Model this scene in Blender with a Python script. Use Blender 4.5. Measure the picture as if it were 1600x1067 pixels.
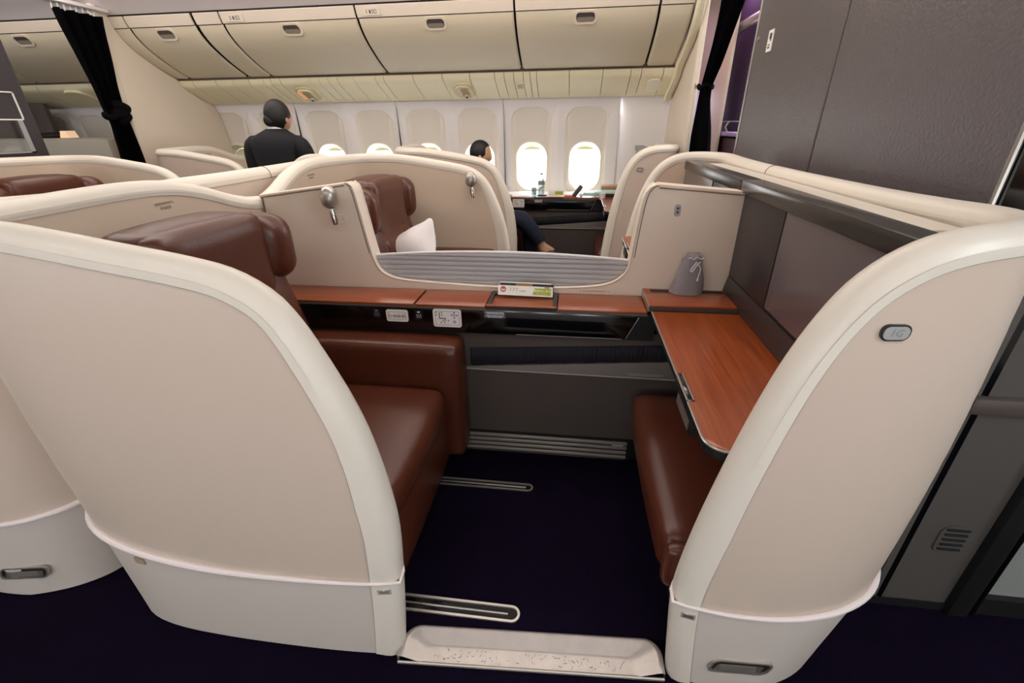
import bpy, bmesh, math, random
from math import sin, cos, pi, sqrt, radians
from mathutils import Vector, Matrix
random.seed(7)
SC = bpy.context.scene
COL = SC.collection
for o in list(bpy.data.objects): bpy.data.objects.remove(o)

# ------------------------------------------------------------------ camera
F_PX = 699.76; TH = radians(25.857); PSI = radians(7.72); RHO = radians(-0.768)
fw = Vector((-sin(PSI)*cos(TH), cos(PSI)*cos(TH), -sin(TH)))
rt0 = Vector((cos(PSI), sin(PSI), 0)); up0 = rt0.cross(fw)
rt = rt0*cos(RHO) + up0*sin(RHO); up = rt.cross(fw)
cam = bpy.data.cameras.new('camera'); camo = bpy.data.objects.new('camera', cam); COL.objects.link(camo)
m = Matrix((rt, up, -fw)).transposed().to_4x4(); m.translation = (0, 0, 1.4)
camo.matrix_world = m
cam.sensor_fit = 'HORIZONTAL'; cam.sensor_width = 36.0; cam.lens = F_PX/1600*36.0
cam.clip_start = 0.02
SC.camera = camo

# ------------------------------------------------------------------ light
def lin(h):
    h = h.lstrip('#'); v = [int(h[i:i+2], 16)/255 for i in (0, 2, 4)]
    return tuple(c/12.92 if c <= .04045 else ((c+.055)/1.055)**2.4 for c in v)
W_ = bpy.data.worlds.new('sky_outside'); SC.world = W_; W_.use_nodes = True
bg = W_.node_tree.nodes['Background']
bg.inputs[0].default_value = (0.93, 0.97, 1.0, 1); bg.inputs[1].default_value = 8.5
def area(name, loc, size, power, col, rot=(0, 0, 0), spread=180):
    l = bpy.data.lights.new(name, 'AREA'); l.shape = 'RECTANGLE'; l.size, l.size_y = size
    l.energy = power; l.color = col; l.spread = radians(spread)
    o = bpy.data.objects.new(name, l); COL.objects.link(o); o.location = loc; o.rotation_euler = rot
    return o
# ceiling wash lamps of the cabin, over the two aisles and the centre
area('ceiling_lamp_near_aisle', (-0.8, -0.15, 2.40), (6.0, 0.35), 20, (1.0, .93, .84))
area('ceiling_lamp_centre', (-1.2, 1.85, 2.40), (6.0, 0.5), 44, (1.0, .92, .82))
area('ceiling_lamp_far_aisle', (-1.6, 3.25, 2.40), (7.0, 0.3), 34, (1.0, .92, .80))
# strip lamp hidden in the gap above the window wall, washing the wall
area('cove_strip_lamp', (-2.3, 4.86, 1.66), (6.6, 0.03), 120, (.66, .62, 1.0), (radians(8), 0, 0))
# wash lamps that light the ceiling and its edges
area('ceiling_wash_lamp', (-2.5, 2.75, 2.30), (8.0, 0.08), 26, (1.0, .93, .95), (radians(118), 0, 0))
area('galley_mood_lamp', (1.12, 4.45, 2.3), (0.25, 0.4), 2.2, (.72, .50, .80))
# added cool fill lamp beyond the right of the view, brightening the shells
d_ = area('forward_fill_lamp', (2.5, -.25, 2.15), (.8, .8), 24, (.80, .93, 1.0)); d_.rotation_euler = Vector((-2.8, 1.0, -1.5)).to_track_quat('-Z', 'Y').to_euler()
vs = SC.view_settings
vs.view_transform = 'Standard'; vs.look = 'None'; vs.exposure = -0.06; vs.gamma = 1.0; vs.use_curve_mapping = False

# ------------------------------------------------------------------ materials
MATS = {}
def mat(name, col, rough=.5, metal=0, bump=None, coat=0, emit=None, spec=.5, var=None, sheen=0, trans=0, alpha=1):
    if name in MATS: return MATS[name]
    M = bpy.data.materials.new(name); M.use_nodes = True
    nt = M.node_tree; b = nt.nodes['Principled BSDF']
    c = lin(col) if isinstance(col, str) else col
    b.inputs['Base Color'].default_value = (*c, 1); b.inputs['Roughness'].default_value = rough
    b.inputs['Metallic'].default_value = metal; b.inputs['Coat Weight'].default_value = coat
    b.inputs['Coat Roughness'].default_value = .12
    b.inputs['Specular IOR Level'].default_value = spec
    b.inputs['Sheen Weight'].default_value = sheen
    b.inputs['Transmission Weight'].default_value = trans
    b.inputs['Alpha'].default_value = alpha
    if emit: b.inputs['Emission Color'].default_value = (*emit[0], 1); b.inputs['Emission Strength'].default_value = emit[1]
    tc = nt.nodes.new('ShaderNodeTexCoord')
    if var:      # (scale, amount) : gentle mottling of the colour
        n = nt.nodes.new('ShaderNodeTexNoise'); n.inputs['Scale'].default_value = var[0]; n.inputs['Detail'].default_value = 4
        nt.links.new(tc.outputs['Object'], n.inputs['Vector'])
        mx = nt.nodes.new('ShaderNodeMix'); mx.data_type = 'RGBA'
        mx.inputs[6].default_value = (*[x*(1-var[1]) for x in c], 1); mx.inputs[7].default_value = (*[min(1, x*(1+var[1])) for x in c], 1)
        nt.links.new(n.outputs['Fac'], mx.inputs[0]); nt.links.new(mx.outputs[2], b.inputs['Base Color'])
    if bump:     # (kind, scale, strength)
        if bump[0] == 'noise':
            n = nt.nodes.new('ShaderNodeTexNoise'); n.inputs['Scale'].default_value = bump[1]; n.inputs['Detail'].default_value = 3
            out = n.outputs['Fac']; vec = n.inputs['Vector']
        elif bump[0] == 'voronoi':
            n = nt.nodes.new('ShaderNodeTexVoronoi'); n.inputs['Scale'].default_value = bump[1]; out = n.outputs['Distance']; vec = n.inputs['Vector']
        else:
            n = nt.nodes.new('ShaderNodeTexChecker'); n.inputs['Scale'].default_value = bump[1]; out = n.outputs['Fac']; vec = n.inputs['Vector']
        nt.links.new(tc.outputs['Object'], vec)
        bp = nt.nodes.new('ShaderNodeBump'); bp.inputs['Strength'].default_value = bump[2]; bp.inputs['Distance'].default_value = .004
        nt.links.new(out, bp.inputs['Height']); nt.links.new(bp.outputs['Normal'], b.inputs['Normal'])
    MATS[name] = M; return M
def wood(name, c1, c2, axis, rough=.28):
    M = bpy.data.materials.new(name); M.use_nodes = True; nt = M.node_tree; b = nt.nodes['Principled BSDF']
    tc = nt.nodes.new('ShaderNodeTexCoord'); mp = nt.nodes.new('ShaderNodeMapping')
    mp.inputs['Scale'].default_value = (2.2, 70, 70) if axis == 'x' else (70, 2.2, 70)
    n = nt.nodes.new('ShaderNodeTexNoise'); n.inputs['Scale'].default_value = 1.6; n.inputs['Detail'].default_value = 5; n.inputs['Distortion'].default_value = .6
    r = nt.nodes.new('ShaderNodeValToRGB'); r.color_ramp.elements[0].position = .32; r.color_ramp.elements[1].position = .68
    r.color_ramp.elements[0].color = (*lin(c1), 1); r.color_ramp.elements[1].color = (*lin(c2), 1)
    nt.links.new(tc.outputs['Object'], mp.inputs['Vector']); nt.links.new(mp.outputs['Vector'], n.inputs['Vector'])
    nt.links.new(n.outputs['Fac'], r.inputs['Fac']); nt.links.new(r.outputs['Color'], b.inputs['Base Color'])
    b.inputs['Roughness'].default_value = rough; b.inputs['Coat Weight'].default_value = .25; b.inputs['Coat Roughness'].default_value = .25
    MATS[name] = M; return M
RIM = mat('cream_rim_plastic', '#e6dccf', .38, bump=('noise', 420, .05))
PANEL = mat('cream_fabric_panel', '#cfbcad', .36, bump=('checker', 420, .10))
SKIRT = mat('pale_skirt_plastic', '#d0c5bc', .42)
BEAD = mat('pink_white_bead', '#e9dcd9', .3)
LINER = mat('tan_liner', '#d6c1ac', .6, bump=('noise', 600, .08))
DIVID = mat('cream_divider', '#e8d6c4', .5, bump=('noise', 500, .05))
SEAM = mat('seam_dark', '#6e5f52', .8)
LEATHER = mat('brown_leather', '#54291a', .32, bump=('voronoi', 260, .10), var=(6, .14))
PIPE = mat('dark_piping', '#1a0d0a', .5)
WOODX = wood('cherry_wood_along', '#7e3c1f', '#9a4f2f', 'x')
WOODY = wood('cherry_wood_across', '#8a3a16', '#aa5425', 'y')  # brighter copy: the light falling on the desk is put into the colour
BLACKG = mat('black_gloss', '#08080a', .10, coat=.6)
BLACK = mat('black_matte', '#0b0a0b', .6)
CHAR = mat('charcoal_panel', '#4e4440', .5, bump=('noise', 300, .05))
CHARL = mat('charcoal_light', '#655b56', .45)
NAVYS = mat('navy_elastic', '#15131d', .8, bump=('noise', 300, .3))
CARPET = mat('carpet_midnight', '#0d0419', .98, bump=('noise', 260, .8), var=(7, .5), spec=.1)
ALU = mat('brushed_aluminium', '#b3aaa5', .36, metal=.5, bump=('noise', 90, .12), var=(28, .16))
STEEL = mat('satin_steel', '#b9b3ac', .3, metal=.75)
CHROME = mat('chrome', '#d8d4cf', .12, metal=1)
SLATG = mat('grey_slat', '#b4b1b4', .45)
SLATV = mat('vent_slat', '#8d857e', .4, metal=.2)
BEZEL = mat('monitor_bezel', '#4c4844', .24, metal=.5)
MONDK = mat('monitor_surround', '#352e2e', .34)
SCREEN = mat('monitor_glass', '#5a5052', .22, spec=.8, coat=.4)
WHITEP = mat('white_plastic', '#f0e8e4', .4)
GREYP = mat('grey_plastic', '#a7a4a2', .4)
MARK = mat('print_dark', '#3a3a48', .7)
MARKB = mat('print_blue', '#4a56a8', .7)
MARKT = mat('print_tan', '#a58f7c', .7)
MARKW = mat('print_white', '#e8e6ea', .7)
RED = mat('print_red', '#c0303c', .6)
LIME = mat('print_lime', '#a9b520', .6)
LIMET = mat('print_lime_text', '#93a12c', .6)
PAPER = mat('paper_white', '#f2efe8', .7)
STICK = mat('sticker_slate', '#4c4a55', .6)
BULK = mat('bulkhead_laminate', '#5f5759', .36, bump=('noise', 95, .6))
BINW = mat('bin_cream', '#dacdb2', .5, bump=('noise', 500, .05))
BINB = mat('bin_band', '#e2d3bf', .5)
PSU = mat('service_panel_cream', '#f0e7c4', .5)
WALLP = mat('sidewall_panel', '#f1ecea', .55)
WALLR = mat('sidewall_recess', '#ece4d8', .55)
REVEAL = mat('window_reveal', '#f4f1dc', .4)
CEIL = mat('ceiling_panel', '#efe6e4', .6)
PART = mat('partition_cream', '#e2d4c1', .55, bump=('noise', 400, .05))
CURT = mat('black_curtain', '#080609', .95, bump=('noise', 160, .5), spec=.1)
DKPART = mat('dark_partition', '#3a3338', .5)
GALL = mat('galley_wall', '#5b4062', .6)  # purple of the mood light is put into the wall colour
DOORG = mat('grey_door', '#8a8c88', .5)
LOWG = mat('grey_side_panel', '#4f4a47', .55, bump=('noise', 200, .1))
PILLOW = mat('white_pillow', '#efe9ea', .9, bump=('noise', 60, .25))
POUCH = mat('grey_pouch_cloth', '#8b8488', .9, bump=('noise', 700, .4), var=(60, .12))
CORD = mat('grey_cord', '#c9c6c8', .8)
SKIN = mat('skin', '#c99a7c', .5)
HAIR = mat('black_hair', '#0c0808', .5, bump=('noise', 300, .4))
SUIT = mat('navy_suit', '#0c0a13', .8, bump=('noise', 600, .2))
SHIRT = mat('white_shirt', '#e9e6ea', .8)
JEANS = mat('dark_jeans', '#1c2236', .85, bump=('noise', 500, .3))
SHOE = mat('black_shoe', '#0c0b0c', .4)
def glassmat(name, tint, alpha):
    M = bpy.data.materials.new(name); M.use_nodes = True; nt = M.node_tree; nt.nodes.remove(nt.nodes['Principled BSDF'])
    t = nt.nodes.new('ShaderNodeBsdfTransparent'); t.inputs[0].default_value = (*tint, 1)
    g = nt.nodes.new('ShaderNodeBsdfGlossy'); g.inputs['Roughness'].default_value = .05
    mx = nt.nodes.new('ShaderNodeMixShader'); mx.inputs[0].default_value = alpha
    nt.links.new(t.outputs[0], mx.inputs[1]); nt.links.new(g.outputs[0], mx.inputs[2])
    nt.links.new(mx.outputs[0], nt.nodes['Material Output'].inputs[0]); MATS[name] = M; return M
PANE = glassmat('window_pane', (.97, .98, 1), .05)
CLEAR = glassmat('clear_bottle', (.72, .80, .82), .25)

# ------------------------------------------------------------------ mesh helpers
XF = [0.0, 0.0, False]            # suite transform: dx, dy, mirrored about the centre divider
YM = 1.81
LOC = {}
def xf(p):
    x, y, z = p
    if XF[2]: y = 2*YM - y
    return Vector((x+XF[0], y+XF[1], z))
def thing(name, label, cat, base, group=None, kind=None):
    o = bpy.data.objects.new(name, None); COL.objects.link(o)
    b = xf(base); o.location = b; LOC[o.name] = b; o.empty_display_size = .1
    o['label'] = label
    if kind: o['kind'] = kind
    else: o['category'] = cat
    if group: o['group'] = group
    return o
def mk(name, geo, mt, parent=None, smooth=35, label=None, cat=None, group=None, kind=None):
    vs_, fs = geo
    P = [xf(v) for v in vs_]
    if parent is not None: org = LOC[parent.name]
    else:
        xs = [p.x for p in P]; ys = [p.y for p in P]; zs = [p.z for p in P]
        org = Vector(((min(xs)+max(xs))/2, (min(ys)+max(ys))/2, min(zs)))
    if XF[2]: fs = [tuple(reversed(f)) for f in fs]
    me = bpy.data.meshes.new(name); me.from_pydata([p-org for p in P], [], fs); me.update()
    if smooth:
        me.polygons.foreach_set('use_smooth', [True]*len(me.polygons)); me.set_sharp_from_angle(angle=radians(smooth))
    me.materials.append(mt)
    o = bpy.data.objects.new(name, me); COL.objects.link(o); LOC[o.name] = org
    if parent is not None: o.parent = parent
    else: o.location = org
    if label: o['label'] = label
    if cat: o['category'] = cat
    if group: o['group'] = group
    if kind: o['kind'] = kind
    return o
def join(*gs):
    V, Fc = [], []
    for v, f in gs:
        n = len(V); V += list(v); Fc += [tuple(i+n for i in q) for q in f]
    return V, Fc
def frombm(bm):
    bm.verts.ensure_lookup_table(); bm.normal_update()
    r = [v.co.copy() for v in bm.verts], [tuple(v.index for v in f.verts) for f in bm.faces]
    bm.free(); return r
def box(x0, x1, y0, y1, z0, z1, bev=0, seg=2):
    bm = bmesh.new(); bmesh.ops.create_cube(bm, size=1)
    for v in bm.verts:
        v.co = Vector((x0+(x1-x0)*(v.co.x+.5), y0+(y1-y0)*(v.co.y+.5), z0+(z1-z0)*(v.co.z+.5)))
    if bev:
        bev = min(bev, .49*min(abs(x1-x0), abs(y1-y0), abs(z1-z0)))
        bmesh.ops.bevel(bm, geom=list(bm.edges), offset=bev, segments=seg, profile=.5, affect='EDGES')
    bm.verts.index_update(); return frombm(bm)
def puff(geo, c, amt, pw=2):
    """softly crown a cushion: push points outwards where they face away from the centre"""
    v, f = geo
    xs = [p[0] for p in v]; ys = [p[1] for p in v]; zs = [p[2] for p in v]
    cx, cy, cz = (min(xs)+max(xs))/2, (min(ys)+max(ys))/2, (min(zs)+max(zs))/2
    hx, hy, hz = (max(xs)-min(xs))/2, (max(ys)-min(ys))/2, (max(zs)-min(zs))/2
    out = []
    for p in v:
        u, w, t = (p[0]-cx)/hx, (p[1]-cy)/hy, (p[2]-cz)/hz
        out.append(Vector((p[0]+amt*c[0]*u*(1-w*w)*(1-t*t), p[1]+amt*c[1]*w*(1-u*u)*(1-t*t), p[2]+amt*c[2]*t*(1-u*u)*(1-w*w))))
    return out, f
def gridbox(x0, x1, y0, y1, z0, z1, n=8, r=.03, amt=.02, c=(1, 1, 1)):
    """subdivided cushion with rounded edges"""
    bm = bmesh.new(); bmesh.ops.create_cube(bm, size=1)
    bmesh.ops.subdivide_edges(bm, edges=list(bm.edges), cuts=n, use_grid_fill=True)
    hx, hy, hz = (x1-x0)/2, (y1-y0)/2, (z1-z0)/2; r = min(r, hx*.98, hy*.98, hz*.98)
    for v in bm.verts:
        p = Vector((v.co.x*2*hx, v.co.y*2*hy, v.co.z*2*hz))
        def warp(a, h):      # concentrate samples near the rounded edges
            t = a/h; return h*math.copysign(1-max(0, 1-abs(t))**1.6, t)
        p = Vector((warp(p.x, hx), warp(p.y, hy), warp(p.z, hz)))
        q = Vector((max(-hx+r, min(hx-r, p.x)), max(-hy+r, min(hy-r, p.y)), max(-hz+r, min(hz-r, p.z))))
        d = p-q
        if d.length > 1e-6: p = q+d.normalized()*r
        u, w, t = p.x/hx, p.y/hy, p.z/hz
        p += Vector((amt*c[0]*u*(1-w*w)*(1-t*t), amt*c[1]*w*(1-u*u)*(1-t*t), amt*c[2]*t*(1-u*u)*(1-w*w)))
        v.co = p+Vector(((x0+x1)/2, (y0+y1)/2, (z0+z1)/2))
    bm.verts.index_update(); return frombm(bm)
def tf(geo, M):
    return [M @ Vector(p) for p in geo[0]], geo[1]
def rotY(geo, ang, c):
    return tf(geo, Matrix.Translation(c) @ Matrix.Rotation(ang, 4, 'Y') @ Matrix.Translation(-Vector(c)))
def rotM(geo, ang, ax, c):
    return tf(geo, Matrix.Translation(c) @ Matrix.Rotation(ang, 4, ax) @ Matrix.Translation(-Vector(c)))
def prism(poly, plane, a, b, bev=0):
    """extrude 2-D polygon: plane 'xz' (along y), 'yz' (along x), 'xy' (along z) between a and b"""
    def P(u, w, t): return {'xz': (u, t, w), 'yz': (t, u, w), 'xy': (u, w, t)}[plane]
    bm = bmesh.new()
    lo = [bm.verts.new(P(u, w, a)) for u, w in poly]; hi = [bm.verts.new(P(u, w, b)) for u, w in poly]
    n = len(poly); f1 = bm.faces.new(lo); f2 = bm.faces.new(hi[::-1])
    for i in range(n): bm.faces.new((lo[i], hi[i], hi[(i+1) % n], lo[(i+1) % n]))
    if bev: bmesh.ops.bevel(bm, geom=list(f1.edges)+list(f2.edges), offset=bev, segments=2, profile=.5, affect='EDGES')
    bmesh.ops.triangulate(bm, faces=[f for f in bm.faces if len(f.verts) > 4])
    bmesh.ops.recalc_face_normals(bm, faces=list(bm.faces)); bm.verts.index_update(); return frombm(bm)
def tube(path, r, n=8, closed=False, cap=True):
    P = [Vector(p) for p in path]; N = len(P); V = []; Fc = []; ref = None
    for i, p in enumerate(P):
        if closed: d = P[(i+1) % N]-P[i-1]
        else: d = P[min(i+1, N-1)]-P[max(i-1, 0)]
        d.normalize()
        if ref is None: ref = d.orthogonal().normalized()
        ref = (ref-d*ref.dot(d)).normalized(); bn = d.cross(ref)
        rr = r[i] if isinstance(r, (list, tuple)) else r
        for k in range(n): V.append(p+(ref*cos(2*pi*k/n)+bn*sin(2*pi*k/n))*rr)
    for i in range(N if closed else N-1):
        a, b = i*n, ((i+1) % N)*n
        for k in range(n): Fc.append((a+k, a+(k+1) % n, b+(k+1) % n, b+k))
    if cap and not closed: Fc += [tuple(range(n))[::-1], tuple(range((N-1)*n, N*n))]
    return V, Fc
def lathe(prof, c, n=20, axis=Vector((0, 0, 1))):
    z = Vector(axis).normalized(); x = z.orthogonal().normalized(); y = z.cross(x); c = Vector(c)
    V = []; Fc = []
    for r, h in prof:
        for k in range(n): V.append(c+z*h+(x*cos(2*pi*k/n)+y*sin(2*pi*k/n))*r)
    for i in range(len(prof)-1):
        for k in range(n): Fc.append((i*n+k, i*n+(k+1) % n, (i+1)*n+(k+1) % n, (i+1)*n+k))
    Fc += [tuple(range(n))[::-1], tuple(range((len(prof)-1)*n, len(prof)*n))]
    return V, Fc
def ellip(c, r, n=18, m_=12):
    V = []; Fc = []
    for j in range(m_+1):
        a = pi*j/m_
        for k in range(n):
            b = 2*pi*k/n; V.append(Vector((c[0]+r[0]*sin(a)*cos(b), c[1]+r[1]*sin(a)*sin(b), c[2]-r[2]*cos(a))))
    for j in range(m_):
        for k in range(n): Fc.append((j*n+k, j*n+(k+1) % n, (j+1)*n+(k+1) % n, (j+1)*n+k))
    return V, Fc
def crom(pts, n):
    """Catmull-Rom through points, resampled to n points at equal arc length"""
    P = [Vector(p) for p in pts]; P = [2*P[0]-P[1]]+P+[2*P[-1]-P[-2]]; D = []
    for i in range(1, len(P)-2):
        for k in range(24):
            t = k/24; a, b, c, d = P[i-1:i+3]
            D.append(.5*((2*b)+(c-a)*t+(2*a-5*b+4*c-d)*t*t+(3*b-a-3*c+d)*t**3))
    D.append(P[-2]); L = [0]
    for i in range(1, len(D)): L.append(L[-1]+(D[i]-D[i-1]).length)
    out = []; j = 0
    for i in range(n):
        s = L[-1]*i/(n-1)
        while j < len(L)-2 and L[j+1] < s: j += 1
        t = (s-L[j])/max(1e-9, L[j+1]-L[j]); out.append(D[j].lerp(D[j+1], min(1, max(0, t))))
    return out
def rrect(cx, cz, hw, hh, r, n=6):
    r = min(r, hw, hh); out = []
    for (sx, sz, a0) in ((1, 1, 0), (-1, 1, pi/2), (-1, -1, pi), (1, -1, 3*pi/2)):
        for k in range(n+1):
            a = a0+pi/2*k/n; out.append((cx+sx*(hw-r)+r*cos(a), cz+sz*(hh-r)+r*sin(a)))
    return out
_fcache = {}
def text(s, size, bold=False):
    """flat lettering as mesh in (u, v), centred"""
    k = (s, size, bold)
    if k not in _fcache:
        cu = bpy.data.curves.new('t', 'FONT'); cu.body = s; cu.size = size; cu.align_x = 'CENTER'; cu.align_y = 'CENTER'; cu.resolution_u = 2
        if bold: cu.offset = size*.02
        if s == '777': cu.space_character = 1.3; cu.offset = 0
        ob = bpy.data.objects.new('t', cu); COL.objects.link(ob)
        dg = bpy.context.evaluated_depsgraph_get(); me = bpy.data.meshes.new_from_object(ob.evaluated_get(dg))
        _fcache[k] = ([v.co.copy() for v in me.vertices], [tuple(p.vertices) for p in me.polygons])
        bpy.data.objects.remove(ob); bpy.data.curves.remove(cu); bpy.data.meshes.remove(me)
    return _fcache[k]
def onplane(uv, o, U, V_, N, off=0.0):
    o, U, V_, N = map(Vector, (o, U, V_, N))
    return [o+U*p[0]+V_*p[1]+N*off for p in uv[0]], uv[1]
def plate(uvpoly, o, U, V_, N, t0, t1):
    """thin solid from a 2-D outline on a local frame"""
    o, U, V_, N = map(Vector, (o, U, V_, N)); n = len(uvpoly)
    Vv = [o+U*u+V_*v+N*t0 for u, v in uvpoly]+[o+U*u+V_*v+N*t1 for u, v in uvpoly]
    return Vv, [tuple(range(n))[::-1], tuple(range(n, 2*n))]+[(i, (i+1) % n, n+(i+1) % n, n+i) for i in range(n)]
def frameplate(outer, inner, o, U, V_, N, t0, t1):
    o, U, V_, N = map(Vector, (o, U, V_, N)); n = len(outer)
    Vv = []
    for poly, t in ((outer, t0), (outer, t1), (inner, t1), (inner, t0)): Vv += [o+U*u+V_*v+N*t for u, v in poly]
    Fc = []
    for a in range(4):
        b = (a+1) % 4
        for i in range(n): Fc.append((a*n+i, a*n+(i+1) % n, b*n+(i+1) % n, b*n+i))
    return Vv, Fc
PX = ((1, 0, 0), (0, 0, 1), (0, -1, 0))       # frame of a face that looks towards -Y (u right, v up)
def pl(poly, y, t, z0=0): return plate(poly, (0, y, 0), *PX, 0, t)
# ------------------------------------------------------------------ the setting
mk('floor', box(-9, 4, -1.6, 5.2, -.05, 0), CARPET, kind='structure', label='midnight blue carpet on the cabin floor', smooth=0)

# curved side wall with window bays (profile Y over Z)
def wallY(z):
    pts = [(0, 4.82), (.3, 4.93), (.7, 4.985), (1.0, 5.0), (1.25, 4.99), (1.45, 4.965), (1.6, 4.91), (1.72, 4.85)]
    for (a, ya), (b, yb) in zip(pts, pts[1:]):
        if z <= b:
            t = (z-a)/(b-a); return ya+(yb-ya)*t
    return pts[-1][1]
def strip(profile, x0, x1, thick=.02, nrm=None):
    """solid strip: (y,z) profile extruded along x, thickened towards +y/+z (away from the cabin)"""
    n = len(profile); off = []
    for i in range(n):
        a = Vector(profile[max(0, i-1)]); b = Vector(profile[min(n-1, i+1)]); d = (b-a).normalized(); q = Vector((d.y, -d.x))
        if nrm: q *= nrm
        off.append((profile[i][0]+q.x*thick, profile[i][1]+q.y*thick))
    ring = list(profile)+off[::-1]; m_ = len(ring)
    V = [Vector((x0, y, z)) for y, z in ring]+[Vector((x1, y, z)) for y, z in ring]
    Fc = [tuple(range(m_)), tuple(range(m_, 2*m_))[::-1]]+[(i, i+m_, (i+1) % m_+m_, (i+1) % m_) for i in range(m_)]
    bm = bmesh.new(); vv = [bm.verts.new(v) for v in V]
    for f in Fc: bm.faces.new([vv[i] for i in f])
    bmesh.ops.triangulate(bm, faces=[f for f in bm.faces if len(f.verts) > 4])
    bmesh.ops.recalc_face_normals(bm, faces=list(bm.faces)); bm.verts.index_update(); return frombm(bm)
# starboard side, aft and front closures of the cabin (behind the photographer and out of view)
sb = [box(-9, 4, -1.42, -1.38, 0, .77), box(-9, 4, -1.42, -1.38, 1.23, 2.44)]
xa = -9
for k in range(21):
    c = 1.5-.548*k
sbx = sorted([1.5-.548*k for k in range(19)])
prev = -9
for c in sbx: sb.append(box(prev, c-.15, -1.42, -1.38, .77, 1.23)); prev = c+.15
sb.append(box(prev, 4, -1.42, -1.38, .77, 1.23))
mk('wall_starboard', join(*sb), WALLP, kind='structure', label='window wall on the near side of the cabin', smooth=0)
mk('wall_aft', box(-9.05, -9, -1.4, 5.2, 0, 2.6), PART, kind='structure', label='end wall far down the cabin', smooth=0)
mk('wall_forward', box(4, 4.05, -1.4, 5.9, 0, 2.6), PART, kind='structure', label='wall ahead of the galley', smooth=0)
low = [(wallY(z), z) for z in (0, .2, .4)]
mk('wall_port', strip(low, -9, 1.34, .03, 1), WALLP, kind='structure', label='lower side wall of the cabin below the windows')
def ring_loft(rings):
    V = []; Fc = []; n = len(rings[0])
    for r in rings: V += [Vector(p) for p in r]
    for j in range(len(rings)-1):
        for i in range(n): Fc.append((j*n+i, j*n+(i+1) % n, (j+1)*n+(i+1) % n, (j+1)*n+i))
    return V, Fc
def rect_ring(cx, x0, x1, z0, z1, inner):
    """sample the rectangle boundary radially against an inner outline"""
    cz = (z0+z1)/2; out = []
    for (x, z) in inner:
        dx, dz = x-cx, z-1.02; t = 1e9
        if dx > 1e-6: t = min(t, (x1-cx)/dx)
        if dx < -1e-6: t = min(t, (x0-cx)/dx)
        if dz > 1e-6: t = min(t, (z1-1.02)/dz)
        if dz < -1e-6: t = min(t, (z0-1.02)/dz)
        out.append((cx+dx*t, 1.02+dz*t))
    # snap nearest samples to the corners
    for c in ((x0, z0), (x1, z0), (x0, z1), (x1, z1)):
        i = min(range(len(out)), key=lambda k: (out[k][0]-c[0])**2+(out[k][1]-c[1])**2); out[i] = c
    return out
def bay(i, cx, x0, x1):
    lab = 'oval cabin window bay with moulded white surround, number %d counted from the front partition' % i
    w = thing('window_%d' % i, lab, None, (cx, 5.0, .4), kind='structure')
    rec = rrect(cx, 1.13, .205, .42, .13, 8)
    rec = [(x+(0 if z < 1.1 else (cx-x)*.0), z) for x, z in rec]
    outer = rect_ring(cx, x0, x1, .4, 1.70, rec)
    A = lambda poly, d: [(x, wallY(z)+d, z) for x, z in poly]
    mk('surround_panel', ring_loft([A(outer, 0), A(rec, 0)]), WALLP, w, 30)
    rec2 = rrect(cx, 1.13, .195, .41, .125, 8)
    win = rrect(cx, 1.0, .168, .242, .15, 8)
    mk('recess_panel', ring_loft([A(rec, 0), A(rec2, .014), A(win, .016)]), WALLR, w, 50)
    w2 = rrect(cx, 1.0, .158, .232, .142, 8); w3 = rrect(cx, 1.0, .128, .195, .115, 8); w4 = rrect(cx, 1.0, .118, .185, .106, 8)
    fl = lambda poly, y: [(x, y, z) for x, z in poly]
    mk('reveal', ring_loft([A(win, .016), A(w2, .012), fl(w2, 5.03), fl(w3, 5.10), fl(w4, 5.11)]), REVEAL, w, 40)
    mk('pane', plate([(x-cx, z) for x, z in w4], (cx, 5.105, 0), *PX, -.004, 0), PANE, w)
    sh = [(x, z) for x, z in rrect(cx, 1.0, .124, .19, .11, 8) if z > (1.155 if i < 7 else .80)]
    mk('blind', plate([(x-cx, z) for x, z in sh], (cx, 5.098, 0), *PX, -.004, 0), PSU, w)
PITCHW = .548
wx = [.100-PITCHW*k for k in range(12)]
edges = [(wx[0]+.31)]+[(wx[k]+wx[k+1])/2 for k in range(11)]+[wx[-1]-.27]
for k in range(12): bay(k+1, wx[k], edges[k+1], edges[k])
allz = [.4, .7, 1.0, 1.25, 1.45, 1.6, 1.70]
mk('wall_port_front', strip([(wallY(z), z) for z in allz], wx[0]+.31, 1.34, .03, 1), WALLP, kind='structure', label='plain side wall panel ahead of the first window')
mk('wall_port_aft', strip([(wallY(z), z) for z in allz], -9, edges[-1], .03, 1), WALLP, kind='structure', label='plain side wall panel far down the cabin')

for k in (1, 3, 5, 7, 9):
    mk('trim_%d' % (10+k), strip([(wallY(z)-.001, z) for z in allz], edges[k+1]-.002, edges[k+1]+.002, .002, 1), MARKT, kind='structure', label='thin vertical joint between two window panels')
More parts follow.
